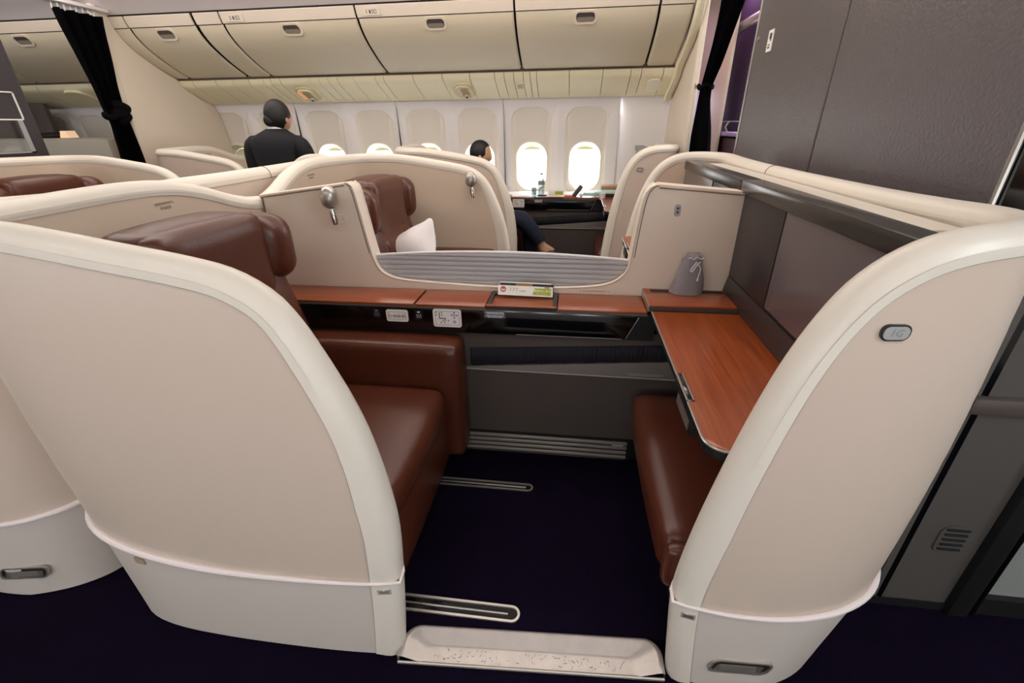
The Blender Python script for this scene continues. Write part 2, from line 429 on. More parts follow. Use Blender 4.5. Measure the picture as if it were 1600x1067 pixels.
# overhead lockers along the wall
BINP = [(4.5, 1.822), (4.47, 1.832), (4.39, 1.862), (4.29, 1.906), (4.215, 1.945), (4.151, 1.98), (4.10, 2.012), (4.059, 2.044), (4.022, 2.079), (3.996, 2.111), (3.980, 2.142)]
BAND = [(3.978, 2.148), (3.962, 2.18), (3.95, 2.215), (3.953, 2.222)]
def bprof(t):
    n = len(BINP)-1; f = t*n; i = min(n-1, int(f)); u = f-i
    a = Vector(BINP[i]); b = Vector(BINP[i+1]); p = a.lerp(b, u); d = (b-a).normalized(); return p, d, Vector((-d.y, d.x))
def locker(x0, x1, label, row=None, handle=True):
    t = thing('overhead_locker', label, 'locker', ((x0+x1)/2, 4.3, 1.82), group='overhead lockers along the windows')
    g = .004
    ring = [(4.50, 1.83)]+[(y+.015, z+.012) for y, z in BINP[1:]]+[(3.98, 2.23), (4.45, 2.25), (4.62, 1.95)]
    mk('body', prism(ring, 'yz', x0+.001, x1-.001), BLACK, t)
    # door with softly rolled lower and side edges
    n = len(BINP); xs = [x0+g, x0+g+.006, x0+g+.018]+[x0+(x1-x0)*k/6 for k in range(1, 6)]+[x1-g-.018, x1-g-.006, x1-g]
    drop = [.014, .004, 0]+[0]*5+[0, .004, .014]
    V = []; Fc = []
    for x, d in zip(xs, drop):
        for i in range(n):
            dy = BINP[min(i+1, n-1)][0]-BINP[max(i-1, 0)][0]; dz = BINP[min(i+1, n-1)][1]-BINP[max(i-1, 0)][1]; l = sqrt(dy*dy+dz*dz)
            e = d+(.008 if i == 0 else .001 if i == 1 else 0)
            V.append(Vector((x, BINP[i][0]+dz/l*e*1.0, BINP[i][1]-dy/l*e*1.0)))
    for j in range(len(xs)-1):
        for i in range(n-1): Fc.append((j*n+i, j*n+i+1, (j+1)*n+i+1, (j+1)*n+i))
    d_ = mk('door', (V, Fc), BINW, t, 50)
    bnd = mk('top_band', strip(BAND, x0+g, x1-g, .014, 1), BINB, t)
    if handle:
        cx = (x0+x1)/2; p, d, nn = bprof(.86); nn = Vector((-abs(d.y), -abs(d.x)))
        nn = Vector((-d.y, d.x)) if (-d.y) < 0 else Vector((d.y, -d.x))
        o = (cx, p.x, p.y); U = (1, 0, 0); Vv = (0, d.x, d.y); N = (0, nn.x, nn.y)
        h = mk('latch', frameplate(rrect(0, 0, .086, .048, .038), rrect(0, 0, .070, .034, .027), o, U, Vv, N, -.006, .007), BINB, d_, 40)
        mk('recess', plate(rrect(0, 0, .067, .033, .027), o, U, Vv, N, -.004, .0015), CHAR, d_)
        mk('paddle', plate(rrect(0, -.015, .062, .015, .012), o, U, Vv, N, .001, .005), mat('paddle_grey', '#8a8070', .4), d_)
    if row:
        o = (x0+.11, 3.9605, 2.18); U = (1, 0, 0); Vv = Vector((0, -.012, .035)).normalized(); N = Vector((0, -.035, -.012)).normalized()
        pg = mk('row_placard', plate(rrect(.01, 0, .075, .024, .004), o, U, Vv, N, -.002, .004), PAPER if 0 else BINB, bnd)
        g1 = onplane(text(row, .032, True), Vector(o)-Vector((.022, 0, 0)), U, Vv, N, .0048)
        g2 = plate([(-.004, -.013), (.004, -.013), (.007, 0), (.004, .012), (-.004, .012), (-.007, 0)], Vector(o)+Vector((.004, 0, 0)), U, Vv, N, .004, .0048)
        g3 = frameplate(rrect(.026, 0, .007, .013, .005, 3), rrect(.026, 0, .004, .010, .003, 3), o, U, Vv, N, .004, .0048)
        g4 = frameplate(rrect(.046, 0, .009, .013, .003, 3), rrect(.046, 0, .006, .010, .002, 3), o, U, Vv, N, .004, .0048)
        mk('row_marking', join(g1, g2, g3, g4), MARK, bnd, 0)
locker(-.485, .545, 'cream overhead locker nearest the front partition, handle above the two bright windows')
locker(-1.70, -.493, 'wide cream overhead locker marked row 1', '1')
locker(-2.825, -1.708, 'cream overhead locker marked row 2, above the standing attendant', '2')
locker(.553, .785, 'narrow handleless cream filler panel at the front end of the locker row', handle=False)
locker(-3.055, -2.833, 'narrow handleless cream filler panel between two lockers near the attendant', handle=False)
locker(-3.665, -3.075, 'small cream overhead locker beside the cream partition')
locker(-4.12, -3.673, 'overhead locker half hidden by the cream partition edge')
locker(-5.35, -4.128, 'overhead locker seen beyond the gathered curtain')
locker(-6.6, -5.358, 'overhead locker farthest aft, mostly outside the view')

# service channel between lockers and wall, one panel after another
PSUP = [(4.502, 1.81), (4.515, 1.775), (4.545, 1.75), (4.585, 1.734), (4.70, 1.683), (4.79, 1.648), (4.86, 1.625), (4.872, 1.632)]
sv = thing('service_channel', 'row of cream service panels under the overhead lockers', None, (-2.4, 4.65, 1.62), kind='structure')
sx = [.86, .708, .527, .438, .205, -.081, -.366, -.422, -.483, -.567, -.651, -.736, -.959, -1.208, -1.479, -1.755, -1.833, -2.04, -2.20, -2.29, -2.38, -2.47, -2.764, -2.86, -2.93, -3.08, -3.25, -3.42, -3.66, -3.80, -4.1, -4.3, -4.5, -4.8, -5.1, -5.4, -5.8, -6.4]
for a, b in zip(sx[1:], sx): mk('service_panel', strip(PSUP, a+.0025, b-.0025, .012, -1), PSU, sv, 40)
mk('backing', strip([(y+.014, z+.016) for y, z in PSUP], -6.4, .86, .01, -1), SEAM, sv)
def ppt(t):
    a = Vector((4.585, 1.734)); b = Vector((4.86, 1.625)); d = (b-a).normalized(); p = a.lerp(b, t); return p, d, Vector((d.y, -d.x))
def pod(cx, label, lamps=False):
    p, d, n = ppt(.35); o = (cx, p.x, p.y); U = (1, 0, 0); Vv = (0, d.x, d.y); N = (0, n.x, n.y)
    PODC = mat('pod_shell', '#d8cba6', .5)
    t = thing('service_pod', label, 'service unit', (cx, p.x, p.y-.03), group='passenger service pods')
    mk('shell', join(plate(rrect(0, 0, .10, .125, .085), o, U, Vv, N, -.004, .012), plate(rrect(0, 0, .082, .108, .07), o, U, Vv, N, .012, .030)), PODC, t, 40)
    mk('slot', plate(rrect(.015, 0, .036, .085, .02), o, U, Vv, N, .030, .032), mat('pod_shade', '#9a8c5e', .5), t)
    mk('reading_light', lathe([(.027, 0), (.027, .012), (.018, .015)], Vector(o)+Vector(Vv)*.05+Vector(U)*.015+Vector(N)*.031, 16, Vector(N)), PODC, t)
    mk('lens', lathe([(.015, 0), (.015, .004)], Vector(o)+Vector(Vv)*.05+Vector(U)*.015+Vector(N)*.046, 12, Vector(N)), CHAR, t)
    mk('sensor', lathe([(.005, 0), (.005, .002)], Vector(o)+Vector((-.1, 0, 0))+Vector(Vv)*.03, 10, Vector(N)), CHAR, t)
    if lamps:
        for v in (-.055, .02): mk('sign_lamp', plate(rrect(-.048, v, .018, .032, .006), o, U, Vv, N, .030, .032), mat('sign_orange', '#f0a070', .5, emit=(lin('#f09a66'), .5)), t)
pod(-2.60, 'oval service pod with orange signs above the attendant', True)
pod(-1.05, 'oval service pod above the seated passenger')
p, d, n = ppt(.30)
mk('oval_lamp_cover', plate(rrect(0, 0, .058, .105, .05), (.655, p.x, p.y), (1, 0, 0), (0, d.x, d.y), (0, n.x, n.y), -.003, .010), REVEAL, label='upright oval lamp cover at the front end of the service panels', cat='lamp cover')  # cover of a lamp, not of a speaker
mk('air_grille', plate(rrect(0, .02, .026, .075, .01), (-.522, p.x, p.y), (1, 0, 0), (0, d.x, d.y), (0, n.x, n.y), -.003, .004), mat('grille_tan', '#b9ad8c', .6), label='small tan rectangular grille in the service panels', cat='grille')
p, d, n = ppt(.3)
mk('service_fairing', join(plate(rrect(0, 0, .12, .16, .09), (-5.05, p.x, p.y), (1, 0, 0), (0, d.x, d.y), (0, n.x, n.y), -.003, .02)), PSU, label='long pale oval fairing in the service panels beyond the gathered curtain', cat='fairing')

mk('hull', join(box(-9, 1.6, 4.935, 4.96, 1.62, 2.56), box(-9, 1.6, 3.58, 4.96, 2.56, 2.6)), PART, kind='structure', label='fuselage lining behind the overhead lockers', smooth=0)
# ceiling with its side coves
CP = [(3.952, 2.235), (3.90, 2.262), (3.80, 2.30), (3.66, 2.335), (3.62, 2.36), (3.60, 2.44)]
mk('ceiling_cove', strip(CP, -9, .95, .02, 1), CEIL, kind='structure', label='pale rounded ceiling edge above the overhead lockers')
mk('ceiling', box(-9, 4, -1.6, 3.62, 2.44, 2.48), CEIL, kind='structure', label='white cabin ceiling', smooth=0)
mk('trim_1', box(-9, .82, 3.985, 4.0, 2.215, 2.24), BLACK, kind='structure', label='dark gap between ceiling edge and lockers', smooth=0)

# bulkhead ahead of the first row (dark laminate panels), its corner post and the aisle side
bk = thing('wall_front', 'tall dark grey textured bulkhead behind the monitor wall', None, (.98, 2.1, 0), kind='structure')
mk('panel', box(.96, .985, 2.135, 3.095, 0, 2.44, .004, 1), BULK, bk)
mk('panel', box(.96, .985, 1.205, 2.124, 0, 2.44, .004, 1), BULK, bk)
mk('core', box(.97, 1.30, 1.10, 3.09, 0, 2.44), BLACK, bk, 0)
mk('edge_trim', join(tube([(.958, 3.097, 0), (.958, 3.097, 2.44)], .006, 8), tube([(.958, 1.20, 0), (.958, 1.20, 2.44)], .007, 8)), STEEL, bk)
mk('post', prism([(.965, 1.20), (.97, 1.13), (.995, 1.085), (1.03, 1.07), (1.03, 1.20)], 'xy', 0, 2.44), BLACKG, bk, 60)
mk('notice_sticker', box(.957, .961, 2.835, 2.90, 1.72, 1.815), PAPER, bk, 0)
mk('notice_print', join(box(.956, .9575, 2.85, 2.878, 1.775, 1.80), box(.956, .9575, 2.852, 2.862, 1.765, 1.78), box(.956, .9575, 2.858, 2.885, 1.735, 1.742), box(.956, .9575, 2.858, 2.885, 1.747, 1.752)), MARK, bk, 0)
mk('key_lock', lathe([(.012, 0), (.012, .006)], (.960, 3.05, 1.80), 14, Vector((-1, 0, 0))), STEEL, bk)
mk('badge', box(.957, .961, 2.86, 2.93, 1.985, 2.03), PSU, bk, 0)
sd = thing('wall_side', 'dark grey closet side beside the aisle with rub strips', None, (1.1, 1.08, 0), kind='structure')
mk('panel', box(1.0, 1.215, 1.075, 1.10, .785, 1.075), LOWG, sd); mk('panel', box(1.0, 1.215, 1.075, 1.10, 0.03, .735), LOWG, sd); mk('panel', box(1.03, 1.215, 1.075, 1.10, 1.10, 2.44), LOWG, sd)
mk('rub_strip', box(.995, 1.215, 1.06, 1.09, 1.075, 1.10, .006), CHAR, sd); mk('rub_strip', box(.995, 1.215, 1.055, 1.09, .735, .785, .012), CHAR, sd)
vt = mk('vent_plate', plate(rrect(0, 0, .04, .055, .03), (1.135, 1.075, .30), *PX, 0, .004), LOWG, sd)
for k in range(5): mk('vent_slot', box(1.105, 1.165, 1.066, 1.072, .262+k*.019, .269+k*.019, .002), BLACK, sd)
mk('kick_strip', box(.96, 1.215, 1.07, 1.1, 0, .03), BLACK, sd, 0)
mk('door_post', box(1.215, 1.275, 1.05, 1.12, 0, 2.44, .01), BLACK, sd)
mk('door_post', box(1.283, 1.30, 1.06, 1.12, 0, 2.44, .005), BLACKG, sd)
mk('door_1', join(box(1.30, 2.6, 1.09, 1.12, .06, 2.44)), DOORG, kind='structure', label='pale grey door panel beside the closet', smooth=0)
mk('baseboard_front', box(1.28, 2.6, 1.07, 1.09, 0, .07), BLACK, kind='structure', label='black kick strip under the grey door panel', smooth=0)

# port front partition with its curtain, galley beyond
fp = thing('partition_front', 'cream partition between the first window seat and the galley', None, (.87, 4.5, 0), kind='structure')
mk('panel', box(.86, .90, 4.08, 4.86, 0, 2.40, .012), PART, fp); mk('panel', box(.868, .892, 4.8, 5.02, 0, 1.80), PART, fp)
mk('edge_moulding', tube([(.88, 4.07, 0), (.88, 4.07, 2.42)], .026, 10), PART, fp)
arc = [(4.872, 1.60), (4.80, 1.635), (4.66, 1.695), (4.52, 1.77), (4.47, 1.83), (4.25, 1.92), (4.10, 2.0), (4.0, 2.1), (3.95, 2.22), (3.94, 2.40)]
mk('curved_fairing', tube([(.83, y-.0, z) for y, z in arc], .030, 10), BINW, fp)
mk('curved_fairing', tube([(.803, y-.01, z-.01) for y, z in arc], .016, 8), PSU, fp)
gl = thing('galley', 'purple lit galley seen past the front curtain', None, (1.25, 4.4, 0), kind='structure')
mk('galley_wall', box(1.30, 1.34, 4.12, 5.0, 0, 2.5), GALL, gl, 0); mk('galley_ceiling', box(.9, 1.6, 3.6, 5.0, 2.5, 2.54), CEIL, gl, 0)
mk('side_wall', box(1.15, 1.17, 4.225, 4.75, 0, 2.5), PART, gl, 0)
mk('counter', box(1.18, 1.30, 3.86, 4.60, 1.295, 1.325, .006), mat('galley_counter', '#b9a2d2', .4), gl); mk('unit', box(1.205, 1.30, 3.86, 4.60, .6, 1.28), mat('galley_unit', '#5a3a48', .5), gl, 0)
mk('rail', tube([(1.20, 3.86, 1.40), (1.20, 4.6, 1.40)], .005, 6), STEEL, gl)
mk('handle', tube([(1.19, 4.12, 1.325), (1.17, 4.12, 1.36), (1.19, 4.12, 1.40)], .006, 6), STEEL, gl)
mk('blind_roll', tube([(1.22, 3.72, 2.05), (1.22, 4.36, 2.05)], .035, 12), STEEL, gl)

def curtain(name, label, pts, tie, cat='curtain'):
    """pts: (z, y_near, y_far) outline in the plane x = X; folded cloth gathered at the tie"""
    t = thing(name, label, cat, (pts[0][3], (pts[-1][1]+pts[-1][2])/2, min(p[0] for p in pts)), group='black aisle curtains')
    n = 72; V = []; Fc = []; k = 0
    Z = crom([(p[0], p[1], p[2]) for p in pts], 40)
    X = pts[0][3]
    for j, q in enumerate(Z):
        w = q[2]-q[1]
        for i in range(n+1):
            u = i/n; amp = .028*min(1, w/.32)+.006
            V.append(Vector((X+amp*sin(u*2*pi*6.5+.6*sin(j*.15))+amp*.5*sin(u*2*pi*3.1+1+j*.05), q[1]+w*u+.006*sin(u*40+j*.2), q[0])))
    for j in range(len(Z)-1):
        for i in range(n): Fc.append((j*(n+1)+i, j*(n+1)+i+1, (j+1)*(n+1)+i+1, (j+1)*(n+1)+i))
    bm = bmesh.new(); vv = [bm.verts.new(v) for v in V]
    for f in Fc: bm.faces.new([vv[i] for i in f])
    r = bmesh.ops.solidify(bm, geom=list(bm.faces), thickness=.004); bm.verts.index_update()
    mk('cloth', frombm(bm), CURT, t, 80)
    z, a, b = tie
    ring = [(X+.045*cos(k*2*pi/20), (a+b)/2+(b-a)/2*1.08*sin(k*2*pi/20), z+.012*sin(k)) for k in range(20)]
    return t, ring
t, ring = curtain('aisle_curtain', 'gathered black curtain tied back in the far aisle, left of the picture',
    [(2.20, 3.48, 3.84, -3.78), (2.1, 3.50, 3.82, 0), (1.9, 3.545, 3.80, 0), (1.7, 3.585, 3.775, 0), (1.55, 3.60, 3.77, 0), (1.45, 3.62, 3.78, 0), (1.35, 3.61, 3.79, 0), (1.2, 3.60, 3.80, 0), (.6, 3.55, 3.82, 0), (.05, 3.52, 3.84, 0)], (1.5, 3.61, 3.77))
for k in range(3): mk('tie_bow', rotM(gridbox(-3.83, -3.73, 3.66, 3.80, 1.44+.05*k, 1.51+.05*k, 5, .03, .01), .5-.4*k, 'X', (-3.78, 3.72, 1.5)), CURT, t)
mk('tie', tube(ring, .022, 8, closed=True), CURT, t)
for k in range(8):
    y = 3.49+k*.046; mk('hook', tube([(-3.78, y, 2.195), (-3.78, y+.004, 2.235)], .005, 6), WHITEP, t)
mk('curtain_rail', join(box(-3.83, -3.73, 3.30, 3.90, 2.235, 2.26, .005)), CEIL, label='white ceiling rail carrying the left curtain', cat='rail')
t, ring = curtain('aisle_curtain', 'tied black curtain beside the purple galley opening, right of the windows',
    [(2.36, 3.24, 3.66, .92), (2.1, 3.40, 3.70, 0), (1.9, 3.55, 3.78, 0), (1.75, 3.68, 3.88, 0), (1.62, 3.82, 3.98, 0), (1.5, 3.80, 4.00, 0), (1.3, 3.68, 4.02, 0), (1.1, 3.58, 4.02, 0), (.6, 3.52, 4.03, 0), (.05, 3.5, 4.03, 0)], (1.63, 3.82, 3.98))
mk('tie', tube(ring, .014, 8, closed=True), CURT, t)
mk('tie_button', lathe([(.02, 0), (.02, .006), (.012, .01)], (.875, 4.0, 1.64), 14, Vector((-1, 0, 0))), STEEL, t)

# cream partition behind the second row, port side, and the dark centre divider
prof = [(3.83, 0), (3.83, 2.30), (3.95, 2.26)]+[(y-.004, z-.004) for y, z in (BAND[::-1]+BINP[::-1])]+[(y-.003, z-.003) for y, z in PSUP[:-1]]+[(wallY(z)-.004, z) for z in (1.6, 1.45, 1.25, 1.0, .7, .3, 0)]
mk('partition_aft', prism(prof, 'yz', -3.84, -3.80, .003), PART, kind='structure', label='tall cream partition behind the second window seat')
mk('trim_2', join(tube([(-3.795, y, z) for y, z in [(3.84, 0), (3.84, 2.28)]], .014, 8)), PART, kind='structure', label='rounded cream edge of the partition')
cd = thing('partition_centre', 'dark centre partition with white outlined panel and window', None, (-3.82, 2.0, 0), kind='structure')
def ybox(y0, y1, z0, z1, x0=-3.84, x1=-3.80, b=0): return box(x0, x1, y0, y1, z0, z1, b)
mk('wall', join(ybox(.6, 3.07, 0, 1.26), ybox(.6, 3.07, 1.47, 2.44), ybox(2.995, 3.07, 1.26, 1.47), ybox(.6, 2.2, 1.26, 1.47)), DKPART, cd, 0)
mk('panel_outline', join(ybox(2.2, 3.0, 1.466, 1.474, -3.80, -3.792), ybox(2.2, 3.0, 1.632, 1.64, -3.80, -3.792), ybox(2.992, 3.0, 1.466, 1.64, -3.80, -3.792)), PAPER, cd, 0)
mk('window_frame', join(ybox(2.2, 2.985, 1.262, 1.27, -3.80, -3.792), ybox(2.955, 2.985, 1.262, 1.466, -3.80, -3.792)), GREYP, cd, 0)
mk('glass', ybox(2.2, 2.995, 1.26, 1.47, -3.83, -3.826), PANE, cd, 0)

# aft window seats glimpsed beyond the partitions
af = thing('aft_seat_shell', 'pale seat shell beyond the gathered curtain', 'seat shell', (-5.6, 4.6, 0))
mk('shell', gridbox(-6.6, -4.6, 4.3, 4.6, .3, 1.33, 6, .05, .0), mat('aft_shell', '#b9b2a2', .5), af)
mk('side_wing', gridbox(-6.3, -5.55, 4.62, 4.68, .9, 1.66, 6, .02, .0), CHAR, af)
mk('aft_table_lamp', join(prism([(-.055, 0), (.055, 0), (.03, .065), (-.03, .065)], 'xz', -.05, .05)), mat('lampshade', '#f0c8a0', .6, emit=((1, .7, .45), .5)), label='small peach lampshade on the aft seat shell', cat='lamp')
bpy.data.objects['aft_table_lamp'].location = (-5.18, 4.45, 1.331)
mk('aft_bedding', gridbox(-5.5, -5.27, 4.36, 4.56, 1.331, 1.375, 5, .02, .01), BLACK, label='dark folded cloth beside the peach lampshade', cat='cloth')
# ------------------------------------------------------------------ suite shells
class Surf:
    """upright sheet over a plan curve; M(s,z,b) gives a point b outside the sheet"""
    def __init__(self, plan, sign, waist, inset):
        self.P = crom([(x, y, 0) for x, y in plan], 260); self.sign = sign; self.waist = waist; self.inset = inset
        self.L = [0]
        for i in range(1, 260): self.L.append(self.L[-1]+(self.P[i]-self.P[i-1]).length)
        self.len = self.L[-1]
    def at(self, s):
        t = s/self.len*259; i = int(max(0, min(258, math.floor(t)))); return self.P[i]+(self.P[i+1]-self.P[i])*(t-i)
    def tan(self, s):
        e = .012; a = max(0, min(self.len, s-e)); b = max(0, min(self.len, s+e)); return (self.at(b)-self.at(a)).normalized()
    def nrm(self, s):
        d = self.tan(s); return Vector((-d.y, d.x, 0))*self.sign
    def off(self, s, z):
        w = self.waist(s)
        if z >= w: return .013*sin(pi*min(1, (z-w)/(1.27-w)))+.002
        return -self.inset(s)*(1-z/w)
    def M(self, s, z, b=0):
        q = self.at(s)+self.nrm(s)*(b+self.off(s, z)); return Vector((q.x, q.y, z))
    def s_x(self, x):
        best = None
        for i in range(259):
            a, b = self.P[i].x, self.P[i+1].x
            if (a-x)*(b-x) <= 0: return self.L[i]+(self.L[i+1]-self.L[i])*(x-a)/((b-a) or 1e-9)
        return 0 if abs(self.P[0].x-x) < abs(self.P[-1].x-x) else self.len
    def s_y(self, y, lo=.5):
        for i in range(int(259*lo), 259):
            a, b = self.P[i].y, self.P[i+1].y
            if (a-y)*(b-y) <= 0: return self.L[i]+(self.L[i+1]-self.L[i])*(y-a)/((b-a) or 1e-9)
        return self.len
    def frame(self, s, z, b=0):
        o = self.M(s, z, b); U = self.tan(s)*self.sign*-1
        if U.x < 0 and abs(U.x) > .5: U = -U
        N = self.nrm(s); return o, U, Vector((0, 0, 1)), N
REAR = Surf([(-.34, .748), (-.45, .722), (-.6, .710), (-.8, .706), (-1.0, .708), (-1.16, .718), (-1.27, .742), (-1.335, .785), (-1.373, .86), (-1.385, 1.0), (-1.385, 1.25), (-1.378, 1.45), (-1.36, 1.65), (-1.34, 1.79), (-1.335, 1.81)], 1,
            lambda s: .336+.085*max(0, (s-.5)/.55)**1.8 if s < 1.05 else .421, lambda s: .010)
FRONT = Surf([(.24, .775), (.34, .752), (.45, .743), (.57, .752), (.68, .782), (.765, .835), (.815, .91), (.836, 1.0), (.84, 1.15), (.84, 1.4), (.84, 1.81)], -1,
             lambda s: .338+.03*max(0, min(1, (s-.25)/.4))**1.5, lambda s: .012+.05*max(0, min(1, (s-.3)/.35)))
REDGE = [(REAR.s_x(x), z) for x, z in [(-.430, .0), (-.412, .15), (-.394, .345), (-.384, .50), (-.388, .62), (-.405, .76), (-.433, .875), (-.482, 1.0), (-.520, 1.075), (-.562, 1.125), (-.63, 1.165), (-.72, 1.188), (-.84, 1.208), (-1.0, 1.233), (-1.15, 1.247)]]
REDGE += [(REAR.s_y(y), z) for y, z in [(.95, 1.252), (1.25, 1.257), (1.42, 1.245), (1.55, 1.212), (1.66, 1.172), (1.75, 1.148), (1.81, 1.143)]]
FEDGE = [(FRONT.s_x(x), z) for x, z in [(.312, .0), (.297, .15), (.284, .345), (.296, .52), (.320, .70), (.352, .87), (.385, 1.0), (.422, 1.095), (.465, 1.165), (.525, 1.215), (.60, 1.243), (.70, 1.252)]]
FEDGE += [(FRONT.s_y(y, .4), z) for y, z in [(.95, 1.25), (1.15, 1.242), (1.4, 1.237), (1.81, 1.235)]]
def shell(S, edge, name, label, wid, group, base):
    t = thing(name, label, 'suite shell', base, group=group)
    n = 110; O = [Vector((p[0], p[1])) for p in crom([(a, b, 0) for a, b in edge], n)]
    nin = []
    for i in range(n):
        d = (O[min(i+1, n-1)]-O[max(i-1, 0)]).normalized(); nin.append(Vector((d.y, -d.x)))
    def width(i): return wid(O[i].y, i/(n-1))
    # rolled rim
    V = []; Fc = []
    for i in range(n):
        w = width(i)
        pr = [(w, -.002), (w, .0035), (w*.62, .0055), (.036, .005), (.018, .001), (.006, -.010), (0, -.026), (0, -.036), (.006, -.052), (.018, -.063), (.036, -.067), (w*.62, -.067), (w, -.065), (w, -.058)]
        for a, b in pr:
            q = O[i]+nin[i]*a; V.append(S.M(max(0, min(S.len, q.x)), max(0.004, q.y), b))
    m_ = 14
    for i in range(n-1):
        for k in range(m_-1): Fc.append((i*m_+k, i*m_+k+1, (i+1)*m_+k+1, (i+1)*m_+k))
    mk('rim', (V, Fc), RIM, t, 60)
    # panels: from the inner border of the rim down to the waist, then the skirt
    up_i = [i for i in range(n) if O[i].y > S.waist(O[i].x)+.002]
    def panel(b, nm, mt):
        V = []; Fc = []; rows = 16; i0 = up_i[0]; K = len(up_i)
        sA = O[i0].x+wid(.35, 0)-.006
        for j, i in enumerate(up_i):
            q = O[i]+nin[i]*(width(i)-.004); u = j/(K-1); u = u**1.35; sb = sA+(S.len-sA)*u; zb = S.waist(sb)
            for r in range(rows+1):
                v = r/rows; s = q.x+(sb-q.x)*v; z = q.y+(zb-q.y)*v
                V.append(S.M(min(S.len, s), max(zb if r == rows else S.waist(s)+.0005, z), b))
        for j in range(K-1):
            for r in range(rows): Fc.append((j*(rows+1)+r, j*(rows+1)+r+1, (j+1)*(rows+1)+r+1, (j+1)*(rows+1)+r))
        return mk(nm, (V, Fc), mt, t, 60)
    panel(0, 'outer_panel', PANEL); panel(-.062, 'inner_panel', LINER)
    # seam line along the rim border
    path = []
    for i in range(n):
        q = O[i]+nin[i]*width(i); path.append(S.M(max(0, min(S.len, q.x)), max(.006, q.y), .0022))
    mk('seam', tube(path, .0012, 6), SEAM, t)
    low_i = [i for i in range(n) if O[i].y <= S.waist(O[i].x)+.03]
    def skirt(b, nm, mt):
        V = []; Fc = []; cols = 60; rows = 10
        for r in range(rows+1):
            f = r/rows
            e = min(low_i, key=lambda i: abs(O[i].y-f*.338)); s0 = O[e].x+wid(.1, 0)-.004
            for c in range(cols+1):
                s = s0+(S.len-s0)*c/cols; z = .008+f*(S.waist(s)-.008)
                V.append(S.M(s, min(z, S.waist(s)-.0005), b))
        for r in range(rows):
            for c in range(cols): Fc.append((r*(cols+1)+c, r*(cols+1)+c+1, (r+1)*(cols+1)+c+1, (r+1)*(cols+1)+c))
        return mk(nm, (V, Fc), mt, t, 60)
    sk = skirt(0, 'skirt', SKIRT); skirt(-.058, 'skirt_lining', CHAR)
    e = min(low_i, key=lambda i: abs(O[i].y-S.waist(O[i].x))); s0 = O[e].x; pth = []; rad = []
    pth.append(S.M(s0+.004, S.waist(s0)+.014, -.045)); rad.append(.004)
    pth.append(S.M(max(0, s0-.001), S.waist(s0)+.010, -.022)); rad.append(.0045)
    s9 = 1.30 if S is REAR else .95
    for k in range(46):
        s = s0+.006+(s9-s0-.01)*k/45; pth.append(S.M(s, S.waist(s), .004)); rad.append(.005+.0055*min(1, max(0, (s-s0-.1)/.5)))
    mk('waist_bead', tube(pth, rad, 10), BEAD, t)
    return t
WR = lambda z, u: .082 if z < .6 else .082-.036*min(1, (z-.6)/.5)
WF = lambda z, u: .068 if z < .6 else .068-.022*min(1, (z-.6)/.5)
def rear_shell(label, group='rear shells of the suites'):
    t = shell(REAR, REDGE, 'suite_rear_shell', label, WR, group, (-.95, 1.1, 0))
    o, U, Vv, N = REAR.frame(REAR.s_x(-.445), .30, 0)
    mk('step_light', join(plate(rrect(0, 0, .018, .009, .001), o, U, Vv, N, -.001, .0055)), GREYP, t)
    mk('step_lens', join(plate(rrect(0, 0, .0125, .005, .001), o, U, Vv, N, .0055, .0065)), mat('lens_grey', '#7d7873', .3), t)
    o, U, Vv, N = REAR.frame(REAR.s_x(-1.155), .315, 0)
    mk('reflector', plate(rrect(0, 0, .017, .011, .002), o, U, Vv, N, -.001, .004), MARKT, t)
    # placard on the inner wall behind the head
    s = REAR.s_y(1.36); o = REAR.M(s, 1.175, -.063); U = Vector((0, 1, 0)); N = Vector((1, 0, 0))
    g = []
    for k in range(9): g.append(plate(rrect(-.034+k*.0085, .007, .0032, .004, .001, 1), o, U, (0, 0, 1), N, 0, .0008))
    for k in range(5): g.append(plate(rrect(-.017+k*.0085, -.007, .0032, .004, .001, 1), o, U, (0, 0, 1), N, 0, .0008))
    mk('placard_print', join(*g), MARKT, t, 0)
    return t
